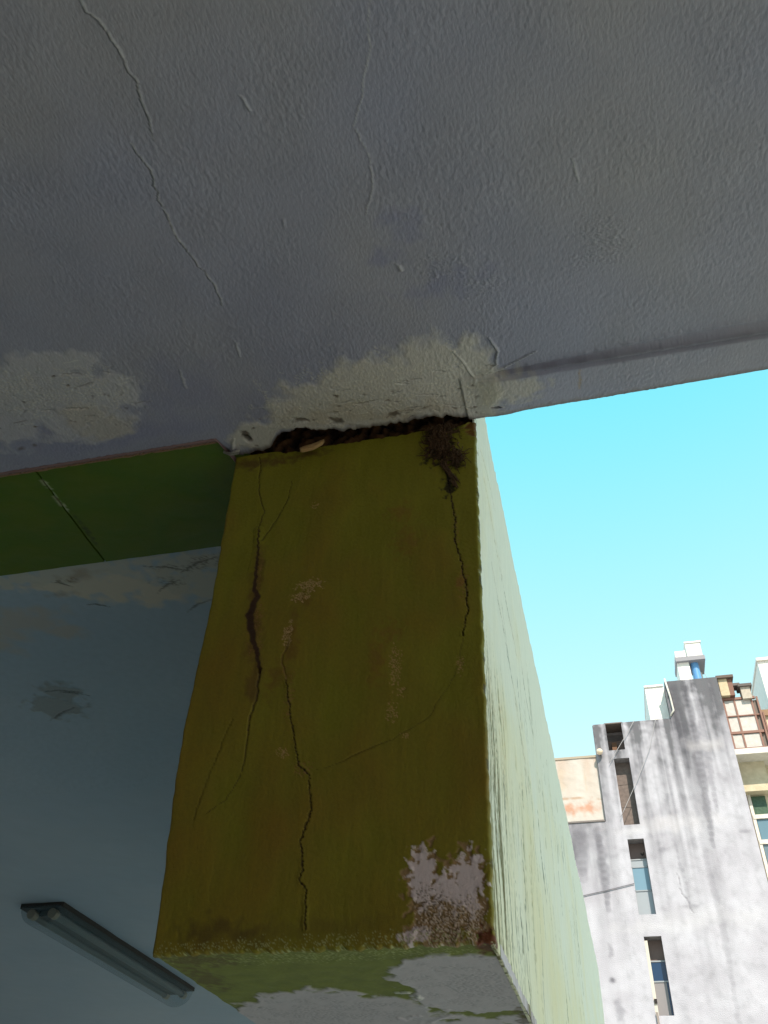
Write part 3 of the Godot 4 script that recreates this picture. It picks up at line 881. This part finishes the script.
func facade():
	var o := thing("apartment_building", "tall grey apartment building with black rain streaks and a column of narrow slit windows", "building", Vector3(1, -9, FZ))
	var og := origin(o)
	var mat := painted(0.9, 0.8, 0.8)
	var n1 := nz(151, 1.1, 4)
	var n2 := nz(152, 0.35, 3)
	var n3 := nz(153, 2.6, 4)
	var n4 := nz(154, 0.9, 3)
	var st := 0.04
	var s := Sheet.new(-9.0, 1.0, 4.76, 16.96, st, st, 155)
	s.base(func(u: float, v: float) -> Array:
		var d := roof_y(u) - v
		var clean := L(190, 188, 199).lerp(L(178, 175, 186), clampf(0.5 + n4.get_noise_2d(u * 0.6, v * 0.9) * 1.2, 0.0, 1.0))
		# soot washed down from the roof edge: narrow runs, each with its own reach
		var run := 0.52 + 0.95 * n1.get_noise_2d(u * 1.7, v * 0.05) + 0.6 * n3.get_noise_2d(u * 1.5, v * 0.06)
		var reach := 1.6 + 2.3 * clampf(0.5 + n2.get_noise_2d(u * 3.0, 7.0) * 1.5, 0.0, 1.0)
		var k := clampf(run * 1.15, 0.0, 1.2) * exp(-d / reach)
		k += 0.6 * exp(-d / 1.2) * clampf(0.6 + n3.get_noise_2d(u, v), 0.0, 1.0)
		k += clampf(n4.get_noise_2d(u * 1.8, v * 1.0) * 0.55 - 0.05, 0.0, 0.3) * clampf(1.3 - d / 6.0, 0.25, 1.0)
		k += clampf(n3.get_noise_2d(u, v * 0.8) * 0.25, 0.0, 0.15)
		if u < 0.16:
			k *= 0.4
		var col := clean.lerp(L(80, 80, 86), clampf(k, 0.0, 0.86))
		return [n3.get_noise_2d(u, v) * 0.003, col])
	var soot := L(66, 64, 74)
	var run1 := [[3.60, 16.8, 3.55, 14.0, 3.4, 10.9, 0.34, 0.75], [3.92, 16.9, 3.9, 14.6, 3.75, 12.0, 0.26, 0.5], [3.2, 16.9, 3.2, 14.9, 3.1, 13.4, 0.4, 0.6], [3.0, 16.6, 2.98, 15.2, 2.9, 13.9, 0.3, 0.6], [4.5, 16.9, 4.45, 15.8, 4.4, 14.9, 0.22, 0.45], [-0.16, 11.6, -0.15, 10.4, -0.14, 9.1, 0.34, 0.85], [-0.75, 11.8, -0.8, 11.0, -0.8, 10.1, 0.5, 0.7], [-1.1, 11.6, -1.1, 10.9, -1.1, 10.2, 0.4, 0.5], [2.2, 11.2, 2.3, 10.2, 2.35, 9.0, 0.12, 0.35], [3.1, 11.0, 3.15, 8.5, 3.05, 5.5, 0.22, 0.3], [-1.6, 11.8, -1.6, 10.8, -1.6, 9.6, 0.4, 0.6], [-3.0, 11.8, -3.0, 10.5, -3.0, 9.0, 0.6, 0.6]]
	for r in run1:
		s.crack([Vector2(r[0], r[1]), Vector2(r[2], r[3]), Vector2(r[4], r[5])], [r[6], r[6] * 1.2, r[6] * 0.5], 0.0, soot, r[7] * 0.32, 0.0, 0.03, 0.2)
	s.blot([[-0.29, 7.1, 0.13, 0.14]], soot, 0.7, 0.0, 0.5, 2.0, 0.6, 156)
	s.blot([[-0.2, 6.3, 0.2, 0.4], [-0.25, 7.9, 0.12, 0.2], [1.8, 10.9, 0.3, 0.1], [2.4, 9.1, 0.3, 0.08], [4.4, 11.3, 0.25, 0.08], [1.2, 13.5, 0.3, 0.5]], L(120, 118, 128), 0.5, 0.0, 0.7, 2.4, 0.9, 157)
	# pale re-rendered bands below the roof storey and at each floor
	s.blot([[3.9, 14.35, 0.9, 0.3], [2.2, 11.7, 1.8, 0.35]], L(204, 198, 202), 0.3, 0.0, 0.9, 1.4, 0.8, 158)
	s.blot([[2.5, 8.7, 2.2, 0.4], [1.0, 11.55, 0.8, 0.14], [1.0, 8.55, 1.5, 0.25]], L(208, 206, 212), 0.3, 0.0, 0.9, 1.0, 0.8, 159)
	s.crack([Vector2(2.1, 10.1), Vector2(2.2, 9.5), Vector2(2.4, 8.9)], [0.04, 0.06, 0.03], -0.01, L(120, 118, 126), 0.5, 0.0, 0.04, 0.15)
	# step in the roofline
	for j in s.nv:
		for i in s.nu:
			if s.v0 + (j + 0.5) * s.dv > roof_y(s.u0 + (i + 0.5) * s.du):
				s.hole[j * s.nu + i] = 1
	var render := mottled(Color(0.50, 0.48, 0.50), Color(0.64, 0.62, 0.64), 0.7, 77)
	var dim := mottled(Color(0.40, 0.36, 0.35), Color(0.50, 0.45, 0.43), 0.9, 78)
	var w1 := opening(o, s, 0.78, 1.28, 8.94, 11.28)
	var w2 := opening(o, s, 0.79, 1.31, 6.12, 8.28)
	var w3 := opening(o, s, 0.72, 1.22, 11.76, 14.12)
	var w4 := opening(o, s, 0.60, 1.16, 14.44, 15.48)
	put(o, "wall", s.mesh(func(u: float, v: float) -> Vector3: return Vector3(u, v, FZ), Vector3.BACK, og, 0.0), mat, og)
	for r in [w1, w2, w3]:
		reveal(o, r, 0.5, render)
	reveal(o, w4, 0.9, dim)
	# bodies behind the wall; they stop short of the slits
	var body := mottled(Color(0.52, 0.50, 0.52), Color(0.62, 0.60, 0.62), 0.5, 79)
	box(o, "body", body, -9.0, 0.15, -9.0, 11.90, -42, FZ - 0.95)
	box(o, "body", body, 0.15, 2.92, -9.0, 14.0, -42, FZ - 0.95)
	box(o, "body", body, 0.15, 2.92, 14.001, 15.46, -42, FZ - 1.6)
	box(o, "body", body, 2.921, 4.75, -9.0, 16.94, -42, FZ - 0.95)
	for q in [[-9.0, 0.14, 11.9], [0.14, 0.58, 15.46], [1.18, 2.92, 15.46], [2.92, 4.74, 16.94]]:
		box(o, "parapet", body, q[0], q[1], q[2] - 0.25, q[2], FZ - 0.96, FZ - 0.03)
	box(o, "return_wall", body, 4.70, 4.75, 1.0, 16.69, FZ - 0.949, FZ - 0.03)
	box(o, "return_wall", body, 0.14, 0.19, 11.8, 15.2, FZ - 0.949, FZ - 0.03)
	box(o, "return_wall", body, 2.93, 2.97, 15.3, 16.68, FZ - 0.949, FZ - 0.03)
	box(o, "wall_base", body, -9.0, 4.75, -9.0, 0.999, FZ - 0.94, FZ - 0.01)
	# slit windows: stacked panes with thin frames
	var frame := plain(206, 200, 190, 0.5)
	var steel := plain(150, 156, 164, 0.5)
	var inside := plain(128, 114, 112, 0.9)
	var blue := plain(118, 150, 172, 0.15)
	var frost := plain(156, 164, 174, 0.4)
	var navy := plain(34, 62, 96, 0.12)
	var grey := plain(140, 136, 140, 0.3)
	var w := Node3D.new()
	w.name = "window"
	o.add_child(w, true)
	w.position = Vector3(1.03, 8.94, FZ) - og
	box(w, "backing", inside, w1[0], w1[1], w1[2], w1[3], FZ - 0.5, FZ - 0.44)
	box(w, "pane", blue, w1[0] + 0.02, w1[1] - 0.02, 9.74, 10.44, FZ - 0.30, FZ - 0.28)
	box(w, "pane", frost, w1[0] + 0.02, w1[1] - 0.02, w1[2] + 0.02, 9.70, FZ - 0.30, FZ - 0.28)
	box(w, "pane", frost, w1[0] + 0.02, w1[1] - 0.02, 10.48, 10.68, FZ - 0.30, FZ - 0.28)
	for y in [9.72, 10.46, 10.70]:
		box(w, "frame", steel, w1[0], w1[1], y - 0.02, y + 0.02, FZ - 0.31, FZ - 0.26)
	box(w, "frame", steel, w1[0], w1[0] + 0.02, w1[2], 10.68, FZ - 0.31, FZ - 0.26)
	box(w, "frame", steel, w1[1] - 0.02, w1[1], w1[2], 10.68, FZ - 0.31, FZ - 0.26)
	var knob := SphereMesh.new()
	knob.radius = 0.06
	knob.height = 0.12
	put(w, "hanging_pot", knob, plain(30, 26, 26), Vector3(1.17, 10.86, FZ - 0.2))
	var x := Node3D.new()
	x.name = "window"
	o.add_child(x, true)
	x.position = Vector3(1.05, 6.12, FZ) - og
	box(x, "backing", inside, w2[0], w2[1], w2[2], w2[3], FZ - 0.5, FZ - 0.44)
	box(x, "frame", frame, w2[0], w2[0] + 0.09, w2[2], w2[3] - 0.1, FZ - 0.30, FZ - 0.06)
	box(x, "pane", navy, w2[0] + 0.09, w2[1], 7.10, 7.62, FZ - 0.30, FZ - 0.28)
	box(x, "pane", grey, w2[0] + 0.09, w2[1] - 0.06, w2[2], 7.06, FZ - 0.30, FZ - 0.28)
	box(x, "pane", navy, w2[1] - 0.06, w2[1], w2[2], 7.06, FZ - 0.301, FZ - 0.281)
	for y in [7.08, 7.64]:
		box(x, "frame", steel, w2[0] + 0.09, w2[1], y - 0.02, y + 0.02, FZ - 0.31, FZ - 0.26)
	box(x, "latch", plain(40, 34, 34), w2[0] + 0.02, w2[0] + 0.10, 6.45, 6.57, FZ - 0.05, FZ - 0.02)
	var y := Node3D.new()
	y.name = "window"
	o.add_child(y, true)
	y.position = Vector3(0.97, 11.76, FZ) - og
	box(y, "blind", dim, w3[0], w3[1], w3[2], w3[3], FZ - 0.5, FZ - 0.36)
	for q in [12.5, 13.3]:
		box(y, "rail", dim, w3[0] + 0.005, w3[1] - 0.005, q, q + 0.03, FZ - 0.359, FZ - 0.35)
	# the open slot at the top of the shaft
	box(o, "shaft_back", inside, w4[0], w4[1], w4[2], w4[3] - 0.35, FZ - 0.9, FZ - 0.72)
	box(o, "shaft_lid", render, w4[0] - 0.03, w4[1] + 0.03, w4[3] - 0.06, w4[3] - 0.005, FZ - 1.6, FZ - 0.97)
	box(o, "shaft_wall", dim, w4[0] - 0.05, w4[1] + 0.05, 14.01, w4[3] - 0.07, FZ - 1.59, FZ - 1.5)
	box(o, "shaft_beam", render, w4[0] - 0.02, w4[1] + 0.02, w4[3] - 0.12, w4[3] - 0.02, FZ - 1.0, FZ - 0.7)
	box(o, "shaft_pipe", plain(120, 92, 74), 0.74, 0.92, w4[2], 15.0, FZ - 0.70, FZ - 0.55)
	var dpipe := begin()
	tube(dpipe, PackedVector3Array([Vector3(0.84, 6.2, FZ + 0.05) - og, Vector3(0.84, 5.0, FZ + 0.05) - og, Vector3(0.84, 1.2, FZ + 0.05) - og]), 0.035, 0.035, 10)
	put(o, "drain_pipe", finish(dpipe), plain(130, 120, 116), og)

func rust_wall(o: Node3D):
	var n1 := nz(161, 0.8, 4)
	var n2 := nz(162, 2.2, 4)
	var s := Sheet.new(-4.0, 11.9, 0.13, 14.28, 0.04, 0.04, 163)
	s.base(func(u: float, v: float) -> Array:
		var a: float = n1.get_noise_2d(u * 1.5, v * 0.3)
		var e: float = n2.get_noise_2d(u, v)
		var col := L(196, 189, 184).lerp(L(186, 166, 154), clampf(0.35 + a * 1.3, 0.0, 0.8) * smoothstep(11.8, 14.6, v))
		var w := 1.0 + e * 0.06
		return [e * 0.012, Color(col.r * w, col.g * w, col.b * w)])
	s.blot([[-1.0, 12.42, 0.28, 0.3], [-0.3, 12.48, 0.36, 0.3], [-0.65, 12.5, 0.3, 0.2], [-1.8, 12.4, 0.5, 0.3]], L(186, 122, 88), 0.7, 0.0, 0.9, 2.6, 0.9, 164)
	s.blot([[-0.9, 12.85, 0.6, 0.05], [0.2, 12.75, 0.3, 0.06]], L(168, 128, 96), 0.6, 0.0, 0.5, 3.0, 0.8, 165)
	s.blot([[-0.35, 13.5, 0.05, 0.7], [-1.2, 13.7, 0.2, 0.7]], L(190, 170, 152), 0.5, 0.0, 0.6, 2.0, 0.8, 166)
	put(o, "wall", s.mesh(func(u: float, v: float) -> Vector3: return Vector3(u, v, -30.12), Vector3.BACK, origin(o), 0.0), painted(0.9, 0.8, 0.6), origin(o))

func neighbours():
	var o := thing("rooftop_room", "low beige rooftop room with orange rust stains, left of the grey building", "building", Vector3(-1.6, 11.9, -31))
	rust_wall(o)
	var beige := mottled(Color(0.74, 0.69, 0.65), Color(0.82, 0.77, 0.73), 0.6, 80)
	box(o, "body", beige, -4.0, 0.135, 11.9, 14.3, -36, -30.14)
	box(o, "coping", plain(168, 156, 140), -4.05, 0.135, 14.28, 14.36, -36.0, -30.09)
	box(o, "ledge", plain(120, 112, 110), -4.05, 0.13, 11.925, 11.98, -30.11, -29.97)
	var bulb := SphereMesh.new()
	bulb.radius = 0.11
	bulb.height = 0.22
	put(o, "wall_light", bulb, plain(226, 206, 184, 0.4), Vector3(0.27, 14.36, -29.86))

	# flats to the right, with the glazed balcony
	var f := thing("balcony_building", "cream apartment building with brown framed glazed balcony, at the right edge", "building", Vector3(7, -9, -30.6))
	var cream := mottled(Color(0.74, 0.70, 0.60), Color(0.82, 0.78, 0.69), 0.6, 81)
	var white := mottled(Color(0.82, 0.80, 0.77), Color(0.90, 0.88, 0.86), 0.6, 82)
	var brown := plain(132, 94, 82, 0.6)
	var pink := mottled(Color(0.70, 0.68, 0.67), Color(0.78, 0.76, 0.75), 0.8, 83, 0.5)
	var og := origin(f)
	box(f, "wall", cream, 4.77, 10.0, -9.0, 14.05, -42, -31.3)
	box(f, "wall", cream, 6.15, 10.0, 14.26, 15.75, -42, -31.0)
	box(f, "balcony_slab", white, 4.77, 10.0, 14.05, 14.25, -31.35, -30.25)
	# the enclosure
	var gl := Node3D.new()
	gl.name = "glazed_enclosure"
	f.add_child(gl, true)
	gl.position = Vector3(5.3, 14.25, -30.3) - og
	var zf := -30.30
	for y in [14.27, 14.86, 15.50, 16.18]:
		var t := 0.045 if y in [14.86, 16.18] else 0.02
		box(gl, "rail", brown, 4.80, 5.92, y - t, y + t, zf - 0.06, zf + 0.03)
	for q in [4.83, 5.20, 5.78, 5.98]:
		box(gl, "post", brown, q - 0.03, q + 0.03, 14.25, 16.20, zf - 0.05, zf + 0.02)
	for cx in [[4.86, 5.17], [5.23, 5.75]]:
		for cy in [[14.30, 14.80], [14.92, 15.47], [15.53, 16.12]]:
			box(gl, "pane", pink, cx[0], cx[1], cy[0], cy[1], zf - 0.03, zf - 0.01)
	box(gl, "enclosure_body", plain(120, 110, 104), 4.80, 6.0, 14.25, 16.10, -31.5, zf - 0.07)
	for q in [5.98, 6.12]:
		box(gl, "side_post", brown, q - 0.025, q + 0.025, 14.25, 15.75, -30.7, -30.6)
	# below the balcony: green blind and blue pane in white frames
	box(f, "downstand", cream, 4.77, 5.75, 13.0, 14.049, -31.3, -30.9)
	var wn := Node3D.new()
	wn.name = "window"
	f.add_child(wn, true)
	wn.position = Vector3(5.6, 11.0, -31.2) - og
	box(wn, "pane", mottled(Color(0.16, 0.28, 0.2), Color(0.26, 0.38, 0.3), 1.5, 84, 0.3), 5.10, 5.55, 12.32, 12.95, -31.29, -31.24)
	box(wn, "pane", plain(104, 134, 152, 0.15), 5.10, 6.4, 11.46, 12.14, -31.29, -31.24)
	box(wn, "pane", plain(110, 128, 140, 0.2), 5.10, 6.4, 9.9, 11.30, -31.29, -31.24)
	for y in [12.23, 11.38]:
		box(wn, "frame", white, 5.0, 6.5, y - 0.07, y + 0.07, -31.29, -31.18)
	box(wn, "frame", white, 4.98, 5.08, 9.9, 13.0, -31.29, -31.2)
	var w5 := Node3D.new()
	w5.name = "window"
	f.add_child(w5, true)
	w5.position = Vector3(6.6, 15.0, -31) - og
	box(w5, "frame", white, 6.40, 7.3, 14.5, 15.4, -30.99, -30.95)
	box(w5, "pane", plain(120, 134, 148, 0.2), 6.46, 7.24, 14.56, 15.34, -30.96, -30.93)
	box(f, "roof_edge", plain(150, 122, 98), 6.10, 10.05, 15.75, 15.98, -42, -30.9)

func roof_things():
	var white := mottled(Color(0.90, 0.89, 0.87), Color(0.95, 0.94, 0.93), 0.5, 85, 0.6)
	var shed := thing("rooftop_shed", "bright white rooftop shed on the step of the grey building", "shed", Vector3(2.6, 15.46, -31))
	box(shed, "wall", white, 2.24, 2.915, 15.465, 17.08, -33, -30.55)
	box(shed, "roof", white, 2.22, 2.915, 17.08, 17.15, -33.05, -30.5)
	var pp := begin()
	var og := origin(shed)
	tube(pp, PackedVector3Array([Vector3(2.95, 17.05, -29.95) - og, Vector3(3.02, 16.3, -29.95) - og, Vector3(3.04, 15.75, -29.95) - og, Vector3(2.9, 15.55, -29.95) - og]), 0.035, 0.035, 8)
	put(shed, "drain_pipe", finish(pp), plain(206, 202, 196), og)

	var tk := thing("water_tower", "white rooftop water tank tower with a blue pipe under its tank", "water tower", Vector3(4.0, 16.94, -31.5))
	var z := -31.6
	box(tk, "tower_leg", white, 3.70, 4.14, 16.945, 19.15, z - 1.0, z)
	box(tk, "tower_leg", white, 4.58, 4.66, 16.945, 18.62, z - 1.0, z - 0.85)
	box(tk, "tank", white, 4.141, 4.70, 18.80, 19.40, z - 1.0, z + 0.10)
	box(tk, "platform", plain(150, 148, 156), 3.66, 4.76, 18.62, 18.80, z - 1.05, z + 0.14)
	box(tk, "tank_lid", white, 4.11, 4.74, 19.40, 19.46, z - 1.04, z + 0.14)
	var lid := CylinderMesh.new()
	lid.top_radius = 0.16
	lid.bottom_radius = 0.2
	lid.height = 0.16
	put(tk, "hatch", lid, white, Vector3(4.4, 19.54, z - 0.5))
	var drum := CylinderMesh.new()
	drum.top_radius = 0.15
	drum.bottom_radius = 0.15
	drum.height = 1.67
	drum.radial_segments = 24
	put(tk, "blue_pipe", drum, plain(96, 152, 206, 0.4), Vector3(4.36, 17.785, z - 0.2))

	var b := thing("roof_hut", "small brown and cream hut on the roof corner above the glazed balcony", "hut", Vector3(5.0, 16.2, -30.9))
	var brown := plain(122, 86, 74, 0.7)
	box(b, "wall", mottled(Color(0.72, 0.66, 0.55), Color(0.80, 0.74, 0.64), 0.9, 86), 4.80, 5.10, 16.25, 16.92, -31.0, -30.12)
	box(b, "door", brown, 5.10, 5.27, 16.25, 16.90, -31.0, -30.14)
	box(b, "roof", plain(104, 88, 82), 4.74, 5.34, 16.92, 17.02, -31.1, -30.02)
	box(b, "roof_box", white, 5.02, 5.32, 17.02, 17.16, -30.8, -30.3)
	box(b, "side_bracket", plain(110, 100, 98), 5.27, 5.52, 16.66, 16.76, -30.6, -30.2)
	var c := thing("chimney", "short pale chimney with dark flat cap above the glazed balcony", "chimney", Vector3(5.62, 16.2, -30.9))
	box(c, "stack", mottled(Color(0.66, 0.62, 0.58), Color(0.76, 0.72, 0.68), 1.0, 87), 5.50, 5.82, 16.10, 16.56, -30.55, -30.18)
	box(c, "cap", plain(100, 92, 90), 5.42, 5.90, 16.56, 16.66, -30.63, -30.1)
	var t := thing("white_tower", "white rooftop tower block cut by the right edge of the picture", "tower", Vector3(7.2, 15.98, -34))
	box(t, "wall", white, 7.12, 9.2, 15.985, 19.75, -37, -34)
	box(t, "roof", white, 7.08, 9.25, 19.75, 19.87, -37.05, -33.9)
	box(t, "window", plain(120, 110, 104, 0.4), 7.32, 7.6, 18.6, 18.72, -34.03, -33.99)
	for q in [[4.72, 17.85, "thin bent rooftop aerial nearest the water tower"], [5.0, 17.65, "thin straight rooftop aerial beside the brown hut"]]:
		var a := thing("aerial", q[2], "aerial", Vector3(q[0], 16.94, -31.2), "aerials on the roof")
		var s := begin()
		tube(s, PackedVector3Array([Vector3(0, 0, 0), Vector3(-0.04 if q[0] < 4.8 else 0.0, 0.4, 0), Vector3(-0.16 if q[0] < 4.8 else 0.02, q[1] - 16.94, 0)]), 0.014, 0.010, 6)
		put(a, "mast", finish(s), plain(150, 160, 168), a.position)

func cable(label: String, pts: PackedVector3Array, r: float, mat: Material):
	var o := thing("cable", label, "cable", pts[0], "cables on the grey building")
	var fine := PackedVector3Array()
	for k in pts.size() - 1:
		for q in 6:
			var t := q / 6.0
			fine.append(pts[k].lerp(pts[k + 1], t) - pts[0] - Vector3(0, 0.006 * sin(PI * t), 0))
	fine.append(pts[pts.size() - 1] - pts[0])
	var s := begin()
	tube(s, fine, r, r, 6)
	put(o, "strand", finish(s), mat, pts[0])

func cables():
	var pale := plain(168, 164, 168, 0.6)
	cable("thin pale cable slanting across the dark slot at the roof", PackedVector3Array([Vector3(1.62, 15.45, -29.9), Vector3(1.1, 14.7, -29.9), Vector3(0.55, 13.95, -29.9)]), 0.010, pale)
	cable("long thin pale cable slanting from the white shed to the tall slit", PackedVector3Array([Vector3(2.38, 15.5, -29.9), Vector3(2.0, 14.4, -29.9), Vector3(1.42, 13.3, -29.9), Vector3(0.66, 12.0, -29.9)]), 0.009, pale)
	cable("grey cable running level along the wall to the upper slit window", PackedVector3Array([Vector3(-6.0, 8.7, -29.97), Vector3(-2.1, 9.36, -29.97), Vector3(-0.6, 9.61, -29.97), Vector3(0.76, 9.86, -29.97)]), 0.014, plain(120, 118, 126, 0.7))

# ---- loose things at the head of the beam
func debris():
	var rng := RandomNumberGenerator.new()
	rng.seed = 77
	var o := thing("cobweb_clump", "clump of dirty brown cobweb over the head of the right-hand crack", "cobweb", Vector3(-0.152, 0.945, FRONT + 0.004))
	var st := begin()
	for k in 230:
		var lobe := k % 4
		var p := Vector3(clampf(rng.randfn(0.0, 0.009), -0.018, 0.018), rng.randf_range(-0.055, 0.002), rng.randf_range(-0.002, 0.005))
		if lobe == 3:
			p = Vector3(0.020 + rng.randfn(0.0, 0.003), -0.062 + rng.randfn(0.0, 0.006), rng.randf_range(-0.002, 0.004))
		var pts := PackedVector3Array([p])
		var dirn := rng.randf_range(-0.5, 0.5)
		for q in rng.randi_range(5, 10):
			dirn += rng.randfn(0.0, 0.7)
			p += Vector3(sin(dirn) * 0.0026, -cos(dirn) * 0.0034, rng.randfn(0.0, 0.0011))
			p.z = clampf(p.z, -0.003, 0.007)
			pts.append(p)
		tube(st, pts, rng.randf_range(0.0005, 0.0016), 0.0004, 5)
	# a ragged tail down the crack
	for k in 26:
		var p := Vector3(rng.randfn(0.003, 0.003) + k * 0.0006, -0.072 - k * 0.0018, 0.001)
		tube(st, PackedVector3Array([p, p + Vector3(0.003, -0.006, 0.001), p + Vector3(0.004 + rng.randf() * 0.003, -0.013, 0.0)]), 0.0018, 0.0006, 5)
	put(o, "strands", finish(st), mottled(Color(0.20, 0.13, 0.08), Color(0.46, 0.34, 0.22), 60.0, 88, 0.95), o.position)
	var c := thing("plaster_chip", "tan sliver of plaster lodged slantwise in the dark gap under the ceiling", "plaster chip", Vector3(-0.345, 0.937, FRONT + 0.007))
	var m := put(c, "chip", flake(PackedVector2Array([Vector2(-0.021, -0.0045), Vector2(-0.017, -0.0062), Vector2(0.0, -0.0055), Vector2(0.015, -0.0035), Vector2(0.021, 0.0015), Vector2(0.016, 0.005), Vector2(0.002, 0.0042), Vector2(-0.012, 0.0038), Vector2(-0.02, 0.001)]), 0.006, 0.004, 3), mottled(Color(0.60, 0.46, 0.30), Color(0.74, 0.60, 0.42), 20.0, 89, 0.9), c.position)
	m.rotation = Vector3(-0.25, 0.2, 0.56)
	var d := thing("plaster_flake", "pale curled plaster flake hanging at the inner corner of the beam", "plaster flake", Vector3(-0.474, 0.943, -0.866))
	var n := put(d, "flake", flake(PackedVector2Array([Vector2(-0.006, 0.016), Vector2(0.002, 0.018), Vector2(0.007, 0.006), Vector2(0.009, -0.012), Vector2(0.006, -0.022), Vector2(0.001, -0.018), Vector2(-0.003, -0.002)]), 0.004, 0.006, 5), mottled(Color(0.58, 0.56, 0.54), Color(0.70, 0.67, 0.64), 20.0, 90, 0.9), d.position)
	n.rotation = Vector3(-0.9, 0.3, 0.5)
